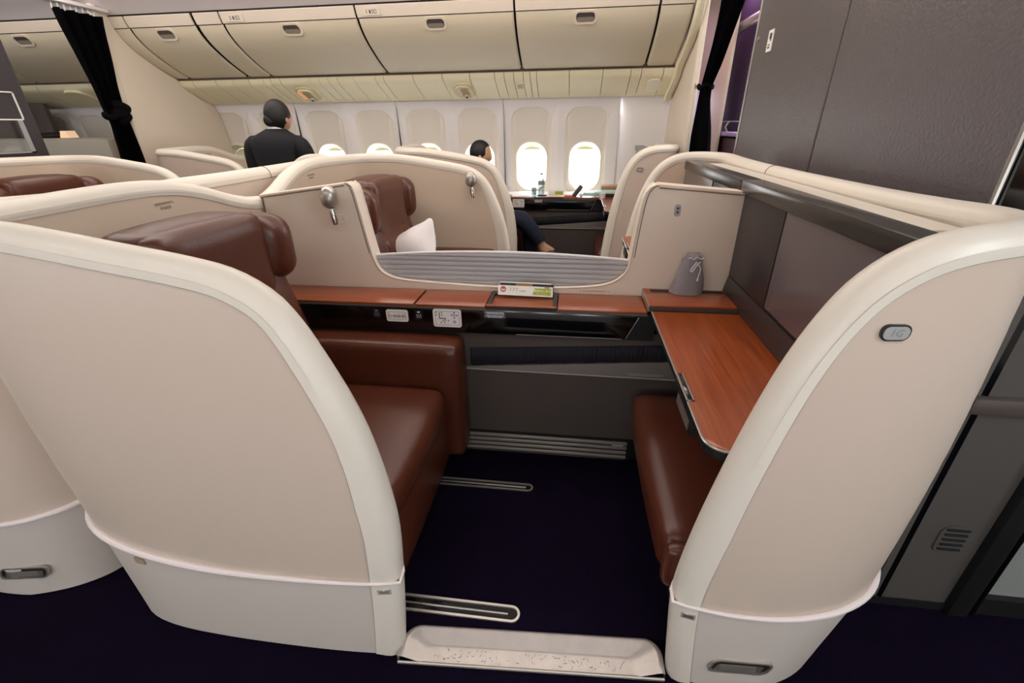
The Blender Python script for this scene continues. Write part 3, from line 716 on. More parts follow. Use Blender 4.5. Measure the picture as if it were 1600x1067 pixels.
def front_shell(label, seat=None, fl=.487, group='front shells of the suites'):
    t = shell(FRONT, FEDGE, 'suite_front_shell', label, WF, group, (.65, 1.1, 0))
    o, U, Vv, N = FRONT.frame(FRONT.s_x(.33), .298, 0)
    mk('step_light', plate(rrect(0, 0, .017, .009, .001), o, U, Vv, N, -.001, .0055), GREYP, t)
    mk('step_lens', plate(rrect(0, 0, .013, .0055, .001), o, U, Vv, N, .0055, .0065), mat('lens_brown', '#5f534b', .3), t)
    # recessed foot light in the skirt
    o, U, Vv, N = FRONT.frame(FRONT.s_x(fl), .118, -.001)
    gp = mk('foot_light', frameplate([(u+v*.35, v) for u, v in rrect(0, 0, .076, .025, .018)], [(u+v*.35, v) for u, v in rrect(0, 0, .070, .0195, .014)], o, U, Vv, N, -.002, .005), STEEL, t, 50)
    mk('foot_recess', plate([(u+v*.35, v) for u, v in rrect(0, 0, .071, .020, .014)], o, U, Vv, N, -.001, .002), BLACK, t)
    mk('lens_block', plate([(u+v*.35, v) for u, v in rrect(0, -.005, .058, .012, .004)], o, U, Vv, N, .001, .003), mat('lens_bronze', '#7a6c64', .35, metal=.4), gp)
    mk('lens_rib', join(*[plate(rrect(-.004, -.014+k*.0046, .045, .0010, .0005, 1), o, U, Vv, N, .003, .0045) for k in range(5)]), STEEL, gp)
    if seat:
        o, U, Vv, N = FRONT.frame(FRONT.s_x(.528), 1.088, 0)
        bd = mk('seat_badge', plate(rrect(0, 0, .0235, .0145, .0125), o, U, Vv, N, -.001, .004), BLACKG, t, 50)
        mk('badge_face', plate(rrect(0, 0, .0205, .0115, .010), o, U, Vv, N, .004, .0055), mat('badge_silver', '#b9bab8', .35, metal=.4), bd)
        mk('seat_number', onplane(tf(text(seat, .0175), Matrix.Shear('XZ', 4, (0, 0)) if 0 else Matrix(((1, .22, 0, 0), (0, 1, 0, 0), (0, 0, 1, 0), (0, 0, 0, 1)))), o, U, Vv, N, .0062), mat('badge_text', '#8a8b8a', .5), bd, 0)
    return t

# ------------------------------------------------------------------ furniture of one suite
def console(where, group='side consoles', full=True, text_=True):
    t = thing('side_console', 'wood topped side console with glossy black fascia '+where, 'console', (-.45, 1.70, .03), group=group)
    mk('lower_panel', box(-1.268, .56, 1.632, 1.775, .15, .66), CHAR, t, 0)
    mk('core', box(-1.268, .33, 1.612, 1.775, .64, .753), BLACK, t, 0)
    mk('plinth', box(-1.268, .56, 1.66, 1.775, .0, .15), BLACK, t, 0)
    zt = .765
    for a, b in ((-1.268, -.612), (-.603, -.322), (-.040, .293)): mk('wood_lid', box(a, b, 1.598, 1.776, .755, zt, .0025), WOODX, t)
    mk('tray_frame', frameplate([(-.318, 1.598), (-.044, 1.598), (-.044, 1.776), (-.318, 1.776)], [(-.304, 1.617), (-.060, 1.617), (-.060, 1.742), (-.304, 1.742)], (0, 0, 0), (1, 0, 0), (0, 1, 0), (0, 0, 1), .752, zt+.0015), BEZEL, t, 0)
    mk('tray_lip', box(-.318, -.044, 1.5975, 1.6165, zt+.001, zt+.003), WOODX, t, 0)
    mk('tray_bottom', box(-.304, -.060, 1.617, 1.742, .752, .758), WOODX, t, 0)
    mk('tray_slot', box(-.296, -.07, 1.745, 1.770, zt, zt+.0025), BLACK, t, 0)
    # fascia
    fa = mk('fascia', prism([(-1.268, .752), (.262, .746), (.268, .742), (.225, .652), (.215, .648), (-1.268, .648)], 'xz', 1.600, 1.614, .003), BLACKG, t)
    mk('fascia_edge', box(-1.268, .295, 1.599, 1.61, .7475, .755), CHARL, t, 0)
    mk('fascia_chrome', join(tube([(-.2, 1.5995, .649), (.21, 1.5995, .649)], .0015, 6), tube([(.225, 1.5995, .652), (.266, 1.5995, .742)], .0012, 6)), STEEL, t)
    # light switch plate
    c = mk('switch_plate', pl(rrect(-.6825, .7115, .0455, .0255, .009), 1.600, .004), WHITEP, t)
    mk('switch_inlay', frameplate(rrect(-.6825, .7115, .037, .017, .003), rrect(-.6825, .7115, .035, .0155, .003), (0, 1.596, 0), *PX, 0, .0006), MARKT, c, 0)
    for k in range(4): mk('switch_button', lathe([(.0078, 0), (.0078, .002), (.005, .004)], (-.709+k*.0177, 1.596, .7125), 14, Vector((0, -1, 0))), mat('button_pink', '#d9b8b2', .3) if k == 0 else GREYP, c)
    # keypads
    for x in (-.768, -.592):
        kp = mk('keypad', pl(rrect(x, .715, .018, .021, .003), 1.600, .002), mat('keypad_black', '#16111a', .3), t)
        g = [pl(rrect(x, .730, .006, .0025, .001, 1), 1.598, .0006)]
        for r in range(3):
            for q in range(3): g.append(pl(rrect(x-.008+q*.008, .719-r*.006, .0022, .001, .0005, 1), 1.598, .0006))
        mk('keypad_print', join(*g), MARKW if x > -.7 else GREYP, kp, 0)
    # seat control plate
    c = mk('seat_control', pl(rrect(-.4755, .709, .0575, .038, .010), 1.600, .004), WHITEP, t)
    mk('control_inlay', frameplate(rrect(-.4755, .709, .049, .030, .003), rrect(-.4755, .709, .0475, .0285, .003), (0, 1.596, 0), *PX, 0, .0006), MARKT, c, 0)
    g = []
    def bar(x0, x1, z0, z1): g.append(pl([(x0, z0), (x1, z0), (x1, z1), (x0, z1)], 1.596, .0008))
    bar(-.508, -.505, .709, .734); bar(-.508, -.482, .706, .7095); bar(-.485, -.482, .696, .7095)
    for x, z in ((-.519, .733), (-.519, .722), (-.496, .733), (-.496, .722), (-.493, .699), (-.471, .699), (-.501, .690), (-.487, .690)): g.append(pl(rrect(x, z, .0026, .0026, .0026, 3), 1.596, .0008))
    mk('control_print', join(*g), MARK, c, 0)
    g = [pl(rrect(-.446+dx, .723+dz, .0032, .0032, .0032, 3), 1.596, .0008) for dx, dz in ((0, .011), (0, -.011), (.011, 0), (-.011, 0))]
    g.append(frameplate(rrect(-.446, .723, .0052, .0052, .0052, 4), rrect(-.446, .723, .003, .003, .003, 4), (0, 1.596, 0), *PX, 0, .0008))
    g.append(frameplate(rrect(-.446, .694, .0058, .0058, .0058, 4), rrect(-.446, .694, .003, .003, .003, 4), (0, 1.596, 0), *PX, 0, .0008))
    mk('control_arrows', join(*g), MARKB, c, 0)
    # notice sticker with two pairs of unreadably small lines
    c = mk('notice', pl([(-.326, .716), (-.240, .716), (-.240, .746), (-.326, .746)], 1.600, .001), STICK, t, 0)
    g = []
    for z, a, b in ((.7405, -.320, -.248), (.735, -.314, -.252), (.7265, -.320, -.250), (.721, -.312, -.256)):
        x = a
        while x < b:
            w = random.uniform(.003, .008); g.append(pl([(x, z-.0016), (x+w, z-.0016), (x+w, z+.0016), (x, z+.0016)], 1.599, .0005)); x += w+.0018
    mk('notice_print', join(*g), MARKW, c, 0)
    if not full: return t
    # elastic pocket strap, gathered
    V = []; Fc = []; n = 150
    for i in range(n+1):
        u = i/n; x = -.396+.815*u; zt_ = .566+.052*u; zb = .484+.065*u; y = 1.626-.006*abs(sin(i*.95))-.003*sin(i*.37)
        V += [Vector((x, 1.632, zt_)), Vector((x, y, zt_-.004)), Vector((x, y-.003, (zt_+zb)/2)), Vector((x, y, zb+.004)), Vector((x, 1.632, zb))]
    for i in range(n):
        for k in range(4): Fc.append((i*5+k, i*5+k+1, (i+1)*5+k+1, (i+1)*5+k))
    mk('elastic_pocket', (V, Fc), NAVYS, t, 80)
    mk('pocket_flap', prism([(-.437, .478), (-.396, .482), (.42, .546), (.47, .546), (.47, .466), (-.437, .470)], 'xz', 1.622, 1.633, .002), mat('flap_grey', '#7a726d', .45), t)
    mk('flap_edge', tube([(-.44, 1.621, .471), (.47, 1.621, .466)], .0025, 6), GREYP, t)
    g = []
    for z in (.486, .480):
        x = .255
        while x < .385:
            w = random.uniform(.004, .010); g.append(pl([(x, z-.0014), (x+w, z-.0014), (x+w, z+.0014), (x, z+.0014)], 1.622, .0006)); x += w+.002
    mk('flap_print', join(*g), GREYP, t, 0)
    # foot vent
    v = mk('foot_vent', join(box(.288, .302, 1.640, 1.66, .0, .14), box(-.50, .302, 1.648, 1.661, .0, .14)), BLACK, t, 0)
    for k in range(5): mk('slat', rotM(box(-.50, .286, 1.636, 1.648, .012+k*.0245, .028+k*.0245, .003), -.2, 'X', (0, 1.642, .02+k*.0245)), SLATV, v)
    mk('vent_label', pl([(.22, .106), (.27, .106), (.27, .116), (.22, .116)], 1.634, .001), GREYP, v, 0)
    return t
def seat(where, dx=0, group='leather suite seats'):
    t = thing('armchair', 'wide brown leather chair '+where, 'chair', (-.8, 1.2, .03), group=group)
    X = lambda g: ([Vector((p[0]+dx, p[1], p[2])) for p in g[0]], g[1])
    def lean(g): return rotY(g, radians(-14), (-1.0, 1.2, .45))
    mk('base', X(box(-1.05, -.50, .90, 1.50, .03, .30, .02)), PIPE, t)
    mk('front_pad', X(gridbox(-.60, -.475, .915, 1.487, .10, .385, 8, .03, .012)), LEATHER, t)
    mk('cushion', X(gridbox(-1.02, -.470, .905, 1.488, .325, .462, 14, .05, .016)), LEATHER, t)
    mk('armrest', X(gridbox(-1.12, -.415, 1.488, 1.628, .10, .632, 12, .028, .006)), LEATHER, t)
    mk('armrest', X(gridbox(-1.12, -.54, .795, .905, .10, .685, 12, .028, .006)), LEATHER, t)
    mk('backrest', X(lean(gridbox(-1.08, -.93, .91, 1.50, .42, 1.04, 12, .05, .02))), LEATHER, t)
    mk('lumbar_pad', X(lean(gridbox(-1.03, -.905, .99, 1.42, .46, .86, 10, .04, .012))), LEATHER, t)
    hd = mk('headrest', X(gridbox(-1.25, -1.045, .985, 1.425, .885, 1.152, 12, .055, .012)), LEATHER, t)
    for s in (0, 1):
        y0, y1 = (1.405, 1.555) if s else (.855, 1.005)
        w = gridbox(-1.21, -1.005, y0, y1, .905, 1.125, 10, .062, .008)
        w = rotM(w, radians(-16 if s else 16), 'Z', (-1.1, (y0+y1)/2, 0))
        mk('headrest_wing', X(w), LEATHER, hd)
    # black piping around the end of the wing that faces the console
    ring = [(-1.108+.075*cos(a), 1.415, 1.015+.095*sin(a)) for a in [2*pi*k/28 for k in range(28)]]
    mk('piping', X(tube(ring, .005, 6, closed=True)), PIPE, hd)
    mk('head_cover', X(gridbox(-1.12, -1.028, .988, 1.422, .82, 1.150, 10, .04, .006)), LEATHER, hd)
    return t
def ottoman(where):
    t = thing('ottoman', 'brown leather ottoman bench under the desk '+where, 'ottoman', (.5, 1.18, .03), group='leather ottomans')
    mk('base', box(.36, .70, .875, 1.54, .0, .31, .01), BLACK, t)
    mk('cushion', gridbox(.272, .70, .86, 1.585, .285, .432, 14, .045, .010), LEATHER, t)
    mk('end_pad', gridbox(.278, .62, .825, .868, .287, .428, 10, .022, .006), LEATHER, t)
    return t
def desk(where):
    t = thing('desk', 'cherry wood fold-out desk with dark metal edge '+where, 'desk', (.49, 1.25, .70), group='fold-out desks')
    out = [(.308, 1.585)]+[(.308+.045-.045*cos(a), .802+.045-.045*sin(a)) for a in [pi/2*k/6 for k in range(7)]]+[(.50, .802), (.612, .83), (.612, 1.585)]
    mk('wood_top', prism(out, 'xy', .765, .775, .002), WOODY, t)
    rim = [(.3065, 1.586)]+[(.3065+.046-.046*cos(a), .8005+.046-.046*sin(a)) for a in [pi/2*k/6 for k in range(7)]]+[(.50, .8005)]
    mk('metal_edge', tube([(x, y, .772) for x, y in rim], .0032, 6), STEEL, t)
    mk('underside', prism([(x+.001, y+.001) for x, y in out], 'xy', .745, .765), BLACK, t)
    l = mk('latch', join(box(.3035, .324, .985, 1.125, .762, .777, .002)), BLACKG, t)
    mk('latch_bar', join(tube([(.3050, .988, .777), (.3050, 1.122, .777)], .003, 6), tube([(.3205, .988, .7775), (.3205, 1.122, .7775)], .002, 6)), STEEL, l)
    mk('bracket', box(.309, .335, .945, 1.10, .70, .746, .004), BLACK, t)
    mk('bracket_plate', box(.3065, .3085, .955, 1.085, .708, .736), CHARL, t, 0)
    # raised box with slot at the far end
    b = thing('corner_box', 'raised cherry wood box with a black slot '+where, 'box', (.455, 1.66, .766), group='corner boxes')
    mk('body', box(.297, .612, 1.597, 1.778, .768, .787), CHAR, b, 0)
    mk('wood_top', box(.295, .612, 1.595, 1.724, .787, .796, .002), WOODX, b)
    mk('wood_rail', frameplate([(.295, 1.725), (.612, 1.725), (.612, 1.779), (.295, 1.779)], [(.322, 1.736), (.600, 1.736), (.600, 1.770), (.322, 1.770)], (0, 0, 0), (1, 0, 0), (0, 1, 0), (0, 0, 1), .785, .796), WOODX, b, 0)
    mk('slot', box(.322, .600, 1.736, 1.770, .775, .7955), BLACK, b, 0)
    mk('side_edge', box(.2935, .297, 1.595, 1.779, .768, .7955), STEEL, b, 0)
    mk('gap', box(.308, .612, 1.586, 1.5965, .745, .772), BLACK, b, 0)
    return t
def monitor(where, label):
    t = thing('monitor', label, 'monitor', (.65, 1.3, .755), group='suite monitors')
    x = .615
    mk('surround', box(x+.004, .735, .925, 1.80, .776, 1.17), MONDK, t, 0)
    mk('panel', box(x, x+.006, 1.425, 1.795, .862, 1.166, .001), MONDK, t)
    mk('screen_border', box(x, x+.006, .85, 1.418, .862, 1.166), BLACK, t, 0)
    mk('screen', box(x-.001, x+.002, .855, 1.411, .870, 1.163), SCREEN, t, 0)
    mk('top_bezel', box(x-.012, .676, .868, 1.802, 1.166, 1.211, .004), BEZEL, t)
    mk('base_rail', prism([(x-.006, .776), (x+.03, .776), (x+.03, .858), (x-.001, .858), (x-.012, .80)], 'xz', .855, 1.80, .003), MONDK, t)
    mk('back_cover', box(.676, .772, .985, 1.81, 1.05, 1.203), RIM, t, 0)
    return t
def reading_lamp(label, P, outward):
    """egg shaped silver lamp folded down against a wall at P, head towards outward"""
    P = Vector(P); N = Vector(outward)
    t = thing('reading_lamp', label, 'lamp', P-Vector((0, 0, .11)), group='silver reading lamps')
    c = P+N*.035; prof = [(.006, -.040), (.020, -.040), (.029, -.030), (.0325, -.014), (.033, .004), (.029, .023), (.018, .037), (.002, .043)]
    g = lathe(prof, c, 20, Vector((0, 0, 1)))
    mk('head', g, STEEL, t, 60)
    mk('socket', lathe([(.016, 0), (.014, .006)], c+Vector((.0, 0, -.0425)), 12, Vector((0, 0, 1))), BLACK, t)
    st = [c+Vector((0, 0, -.03)), c+Vector((.002, 0, -.045)), c+Vector((.003, 0, -.06)), c+Vector((.008, 0, -.09)), c+Vector((.010, 0, -.108))]
    mk('stem', tube(st, [.006, .009, .0125, .0135, .011], 12), CHROME, t, 60)
    return t

# ------------------------------------------------------------------ build the suites
PITCH = 2.11; PITCHF = 2.27
XF[:] = [0, 0, False]
rear_shell('cream curved rear shell of the near suite, filling the left foreground')
front_shell('cream curved front shell with the 1G badge, right foreground', '1G')
console('in the near suite, carrying the safety card')
seat('in the near suite, half behind the cream shell')
ottoman('of the near suite')
desk('of the near suite')
monitor('', 'large dark monitor wall of the near suite')
XF[:] = [0, 0, True]
rear_shell('cream curved rear shell of the centre suite beyond the divider, arched above the white pillow')
front_shell('cream curved front shell of the centre suite beyond the divider')
console('of the suite beyond the divider', full=False)
seat('beyond the divider with a white pillow', dx=.06)
ottoman('of the suite beyond the divider')
desk('of the suite beyond the divider')
monitor('', 'dark framed monitor of the suite beyond the divider')
AX, AY = -.05, 2.88
XF[:] = [AX, AY, False]
rear_shell('cream rear shell of the window suite, next to the seated passenger')
front_shell('narrow cream front shell with oval badge in front of the two bright windows', '1A')
console('under the windows, with the bottle on it')
seat('by the windows under the seated passenger')
ottoman('of the window suite')
desk('of the window suite')
monitor('', 'monitor of the window suite, only its dark corner visible')
XF[:] = [-PITCHF, 0, False]
front_shell('cream front shell of the suite behind, at the far left edge', '2G', .572)
XF[:] = [-PITCHF, 0, True]
front_shell('long cream wall behind the centre suites, its rim running back on the left')
XF[:] = [-PITCH, 0, True]
rear_shell('cream rear shell arched at the upper left, around a brown headrest')
seat('at the upper left, only its headrest showing', dx=.06)
XF[:] = [AX-PITCH, AY, False]
rear_shell('pale rear shell by the windows in front of the cream partition')
XF[:] = [0, 0, False]
def rim_joint(dx, label):
    XF[:] = [dx, 0, True]; s = FRONT.s_y(1.54, .4); pr = [(.05, .006), (.036, .0062), (.018, .0025), (.006, -.009), (-.0012, -.026), (-.0012, -.036), (.006, -.053), (.018, -.064), (.036, -.068), (.05, -.068)]
    mk('rim_joint', tube([FRONT.M(s, 1.236-a_, b_) for a_, b_ in pr], .0016, 6), SEAM, label=label, cat='joint')
rim_joint(0, 'thin dark joint across the rim of the front wall')
rim_joint(-PITCHF, 'thin dark joint across the rim of the wall behind the centre suites')
XF[:] = [0, 0, False]

# divider between the two centre suites with its sunken slatted screen
UCUT = crom([(-.893, 1.199, 0), (-.876, 1.185, 0), (-.868, 1.150, 0), (-.855, 1.06, 0), (-.838, .94, 0), (-.828, .89, 0), (-.805, .842, 0), (-.76, .815, 0), (-.68, .801, 0), (-.45, .788, 0), (-.25, .783, 0), (-.05, .788, 0), (.09, .798, 0), (.165, .815, 0), (.212, .848, 0), (.233, .89, 0), (.242, .976, 0), (.253, 1.09, 0), (.262, 1.150, 0), (.276, 1.180, 0), (.302, 1.195, 0)], 80)
dv = thing('suite_divider', 'cream divider wall with sunken grey slatted screen between the two centre suites', 'divider', (-.3, 1.81, .755))
poly = [(-1.285, .70), (-1.285, 1.150), (-1.25, 1.152)]+[(p.x, p.y) for p in UCUT]+[(.62, 1.170), (.62, .70)]
mk('wall', prism(poly, 'xz', 1.779, 1.841, .004), DIVID, dv, 40)
mk('edge_bead', join(tube([(p.x, 1.777, p.y) for p in UCUT], .0045, 6), tube([(p.x, 1.843, p.y) for p in UCUT], .0045, 6)), RIM, dv, 60)
mk('edge_groove', tube([(p.x-(.012 if p.x < -.3 else -.012), 1.7785, p.y) for p in UCUT if p.y > .9 and p.x < -.3], .0016, 5), SEAM, dv)
mk('edge_groove', tube([(p.x+.012, 1.7785, p.y) for p in UCUT if p.y > .9 and p.x > -.3], .0016, 5), SEAM, dv)
mk('top_cap', prism([(-1.285, 1.142), (-.905, 1.190), (-.905, 1.199), (-1.285, 1.151)], 'xz', 1.774, 1.846, .003), DIVID, dv)
mk('top_cap', prism([(.310, 1.186), (.62, 1.161), (.62, 1.172), (.310, 1.198)], 'xz', 1.774, 1.846, .003), DIVID, dv)
mk('cap_groove', tube([(.312, 1.7765, 1.184), (.62, 1.7765, 1.159)], .0014, 5), SEAM, dv)
mk('cap_groove', tube([(-1.285, 1.7765, 1.139), (-.91, 1.7765, 1.188)], .0014, 5), SEAM, dv)
def urange(z):
    L = [p for p in UCUT if p.x < -.3]; R = [p for p in UCUT if p.x > -.2]
    def cross(A):
        for a, b in zip(A, A[1:]):
            if (a.y-z)*(b.y-z) <= 0: return a.x+(b.x-a.x)*(z-a.y)/((b.y-a.y) or 1e-9)
        return None
    return cross(L), cross(R)
arcz = lambda x: .925-.024*((x+.29)/.55)**2
# slats of the screen, clipped by the sunken curve and by its arched top
def Uz(x):
    for a_, b_ in zip(UCUT, UCUT[1:]):
        if (a_.x-x)*(b_.x-x) <= 0: return a_.y+(b_.y-a_.y)*(x-a_.x)/((b_.x-a_.x) or 1e-9)
    return 2
XS = [-.845+.10*(i/24) for i in range(24)]+[-.745+.86*i/20 for i in range(20)]+[.115+.125*i/24 for i in range(25)]
z = .780
while z < .925:
    z1 = z+.0195; pts = []
    for x in XS:
        lo = max(z, Uz(x)+.001); hi = min(z1, arcz(x)-.006)
        if hi > lo+.0012: pts.append((x, lo, hi))
    if len(pts) > 2:
        V = []; Fc = []
        for x, lo, hi in pts:
            V += [Vector((x, 1.8035, lo)), Vector((x, 1.8005, lo+(hi-lo)*.25)), Vector((x, 1.7995, lo+(hi-lo)*.5)), Vector((x, 1.8005, lo+(hi-lo)*.8)), Vector((x, 1.8035, hi)), Vector((x, 1.817, hi)), Vector((x, 1.817, lo))]
        for i in range(len(pts)-1):
            for q in range(7): Fc.append((i*7+q, i*7+(q+1) % 7, (i+1)*7+(q+1) % 7, (i+1)*7+q))
        Fc += [tuple(range(7)), tuple(range((len(pts)-1)*7, len(pts)*7))[::-1]]
        mk('slat', (V, Fc), SLATG, dv, 50)
    z += .0205
mk('screen_back', prism([(-.80, .85), (-.74, .815), (-.25, .785), (.12, .806), (.20, .845), (.23, .89)]+[(.23-1.05*i/14, arcz(.23-1.05*i/14)-.012) for i in range(15)], 'xz', 1.808, 1.812), CHARL, dv, 0)
a, b = urange(.90)
mk('screen_top_rail', join(tube([(a+.004+(b-a-.008)*i/24, 1.807, arcz(a+(b-a)*i/24)-.001) for i in range(25)], .0065, 8)), mat('rail_white', '#dcd7d6', .35), dv, 60)
# call button plate, placard text, lamp stowage recess
c = mk('switch_plate', pl(rrect(.388, 1.104, .0115, .022, .0105), 1.779, .004), GREYP, dv)
mk('switch_marks', join(pl(rrect(.388, 1.112, .005, .005, .005, 3), 1.775, .0006), pl(rrect(.388, 1.098, .005, .005, .005, 3), 1.775, .0006)), CHAR, c, 0)
g = []; x = .045
for i in range(15):
    w = random.uniform(.004, .008)
    if i not in (1, 13): g.append(pl([(x, .7755), (x+w, .7755), (x+w, .7795), (x, .7795)], 1.779, .0006))
    x += w+.0022
mk('placard_print', join(*g), MARKT, dv, 0)
c = mk('lamp_plate', frameplate(rrect(-.955, 1.058, .030, .017, .010), rrect(-.955, 1.058, .027, .014, .008), (0, 1.779, 0), *PX, 0, .002), RIM, dv)
mk('lamp_recess', pl(rrect(-.972, 1.058, .008, .010, .003), 1.779, .001), BLACK, c)
mk('lamp_sensor', pl(rrect(-.938, 1.058, .002, .002, .002, 3), 1.779, .0012), CHAR, c)
mk('wall_joint', box(-1.279, -1.275, 1.776, 1.779, .765, 1.14), SEAM, dv, 0)
reading_lamp('silver reading lamp folded against the divider above the side console', (-.963, 1.777, 1.150), (0, -1, 0))
reading_lamp('silver reading lamp on the inner wall of the suite beyond the divider', (-.62, 2.845, 1.105), (0, -1, 0))

# threshold and floor rails of the near suite
th = thing('threshold_plate', 'scuffed aluminium entry step between the two cream shells', 'threshold', (-.06, .77, 0))
def ring2(x0, x1, y0, y1, r, z):
    out = [(x0, y0, z)]
    for k in range(9): a = pi-pi/2*k/8; out.append((x0+r+r*cos(a), y1-r+r*sin(a), z))
    for k in range(9): a = pi/2-pi/2*k/8; out.append((x1-r+r*cos(a), y1-r+r*sin(a), z))
    out.append((x1, y0, z)); return out
rings = [ring2(-.442, .312, .712, .806, .05, .0), ring2(-.442, .312, .712, .806, .05, .030), ring2(-.434, .304, .712, .800, .045, .034), ring2(-.425, .296, .712, .793, .04, .032), ring2(-.372, .236, .712, .768, .022, .008), ring2(-.36, .226, .712, .760, .018, .006)]
rings = [[(x, y+.046*(x+.43)/.75, z) for x, y, z in r] for r in rings]
V = [Vector(p) for r in rings for p in r]; n = len(rings[0]); Fc = []
for j in range(len(rings)-1):
    for i in range(n-1): Fc.append((j*n+i, j*n+i+1, (j+1)*n+i+1, (j+1)*n+i))
Fc.append(tuple(range((len(rings)-1)*n, len(rings)*n)))
mk('step', (V, Fc), ALU, th, 40)
g = []
for i in range(70):
    x = random.uniform(-.34, .21); y = random.uniform(.722, .755)+.046*(x+.43)/.75; a = random.uniform(0, pi); l = random.uniform(.003, .009)
    g.append(plate([(-l/2, -.0005), (l/2, -.0005), (l/2, .0005), (-l/2, .0005)], (x, y, .0064), (cos(a), sin(a), 0), (-sin(a), cos(a), 0), (0, 0, 1), 0, .0006))
mk('scuff_marks', join(*g), CHARL, th, 0, kind='stuff')
mk('front_lip', tube([(-.442, .711, .006), (.312, .757, .006)], .005, 8), STEEL, th)
mk('suite_carpet', prism([(-1.30, .80), (-.44, .800), (.31, .852), (.76, .87), (.76, 1.645), (-1.30, 1.645)], 'xy', .001, .028), CARPET, kind='structure', label='dark carpet inside the near suite', smooth=0)
def rail(x0, x1, y, w, label):
    t = thing('floor_rail', label, 'floor rail', ((x0+x1)/2, y, .028), group='seat rails in the carpet')
    def slot(hw, x_0, x_1): return [(x_0, -hw)]+[(x_1-hw+hw*cos(a), hw*sin(a)) for a in [-pi/2+pi*k/10 for k in range(11)]]+[(x_0, hw)]
    mk('frame', frameplate(slot(w, x0, x1), slot(w*.72, x0+.004, x1-w*.28), (0, y, 0), (1, 0, 0), (0, 1, 0), (0, 0, 1), .020, .034), STEEL, t, 50)
    mk('channel', plate(slot(w*.72, x0+.004, x1-w*.28), (0, y, 0), (1, 0, 0), (0, 1, 0), (0, 0, 1), .024, .0285), BLACKG, t)
    mk('cover_strip', join(tube([(x0, y, .031), (x1-w*1.4, y, .031)], .003, 6)), STEEL, t)
rail(-.56, -.112, 1.415, .021, 'chromed seat rail in the carpet nearer the side console')
rail(-.56, -.105, .873, .027, 'chromed seat rail in the carpet nearer the entry step')
# ------------------------------------------------------------------ loose things
# safety card stack leaning in the console tray
sc_ = thing('safety_card', 'white and lime 777 safety card standing in the console tray', 'card', (-.175, 1.735, .766))
cx, cz = -.176, .789; o = Vector((cx, 1.722, cz)); U = Vector((1, 0, -.018)).normalized(); Vv = Vector((0, .30, 1)).normalized(); N = U.cross(Vv); N = -N if N.y > 0 else N
mk('front_card', plate([(-.112, -.020), (.112, -.020), (.112, .020), (-.112, .020)], o, U, Vv, N, 0, .002), PAPER, sc_, 0)
mk('back_cards', plate([(-.106, -.020), (.116, -.020), (.114, .025), (-.104, .025)], o+Vector((0, .008, .002)), U, Vv, N, 0, .003), BLACKG, sc_, 0)
mk('white_card', plate([(-.108, -.018), (.106, -.018), (.104, .029), (-.106, .029)], o+Vector((0, .013, .002)), U, Vv, N, 0, .002), PAPER, sc_, 0)
mk('brown_card', plate([(-.04, .0), (.03, .0), (.03, .0255), (-.04, .0255)], o+Vector((0, .004, .001)), U, Vv, N, 0, .001), mat('card_brown', '#a5712c', .6), sc_, 0)
f = sc_
def crane(cx_, cz_, r):
    out = []
    for k in range(28):
        a = pi/2+2*pi*(k+.5)/28; rr = r
        out.append((cx_+rr*cos(a), cz_+rr*sin(a)*1.0))
    return out
g = []
ri = [(u*.62-.0905*.38, v*.62-.000*.38+.002) for u, v in crane(-.0905, .004, .0115)]
emb = frameplate(crane(-.0905, .004, .0115), [(-.0905+(u+.0905)*.66, .004+(v-.004)*.5-.001) for u, v in crane(-.0905, .004, .0115)], o, U, Vv, N, .002, .0026)
mk('red_emblem', join(emb, plate([(-.0945, .004), (-.0875, .002), (-.0865, .0085), (-.0895, .0085)], o, U, Vv, N, .002, .0027)), RED, sc_, 0)
mk('print_title', onplane(text('777', .020, True), o+U*-.048+Vv*.003, U, Vv, N, .0027), LIMET, sc_, 0)
mk('print_suffix', onplane(text('-300ER', .0095), o+U*-.012+Vv*-.001, U, Vv, N, .0027), LIMET, sc_, 0)
mk('lime_block', plate([(.030, -.014), (.104, -.014), (.104, .013), (.038, .013)], o, U, Vv, N, .002, .0025), LIME, sc_, 0)
mk('block_text', onplane(text('安全のしおり', .0115, True), o+U*.070+Vv*.002, U, Vv, N, .0028), PAPER, sc_, 0)
mk('block_text', onplane(text('SAFETY INSTRUCTIONS', .0042), o+U*.066+Vv*-.0095, U, Vv, N, .0028), PAPER, sc_, 0)
mk('brown_tab', plate([(.078, .0145), (.098, .0145), (.098, .0185), (.078, .0185)], o, U, Vv, N, .002, .0026), mat('tab_brown', '#8a4a2c', .6), sc_, 0)

# grey drawstring pouch standing on the corner box against the divider
Z0 = .797
po = thing('drawstring_pouch', 'small grey cloth drawstring pouch leaning against the cream divider', 'pouch', (.455, 1.755, .797))
V = []; Fc = []; n = 28; levels = 16
for j in range(levels+1):
    v = j/levels; z = .797+.152*v; hw = .062-.034*v**1.2-(.006 if v > .9 else 0); cxp = .455-.002*v+.012*v; d = .026*(1-v)**.6+.010
    if v > .88: hw += .004*sin(v*60); d += .003
    for i in range(n):
        a = 2*pi*i/n; wr = 1+.05*sin(3*a+v*5)+(.10*sin(9*a) if v > .75 else .02*sin(5*a+9*v))
        V.append(Vector((cxp+hw*wr*math.copysign(abs(cos(a))**.75, cos(a)), 1.742+.010*v+d*wr*math.copysign(abs(sin(a))**.9, sin(a)), z+.004*sin(2*a+1)*v)))
for j in range(levels):
    for i in range(n): Fc.append((j*n+i, j*n+(i+1) % n, (j+1)*n+(i+1) % n, (j+1)*n+i))
Fc += [tuple(range(n))[::-1], tuple(range(levels*n, levels*n+n))]
mk('bag', (V, Fc), POUCH, po, 70)
cc = Vector((.474, 1.722, .925))
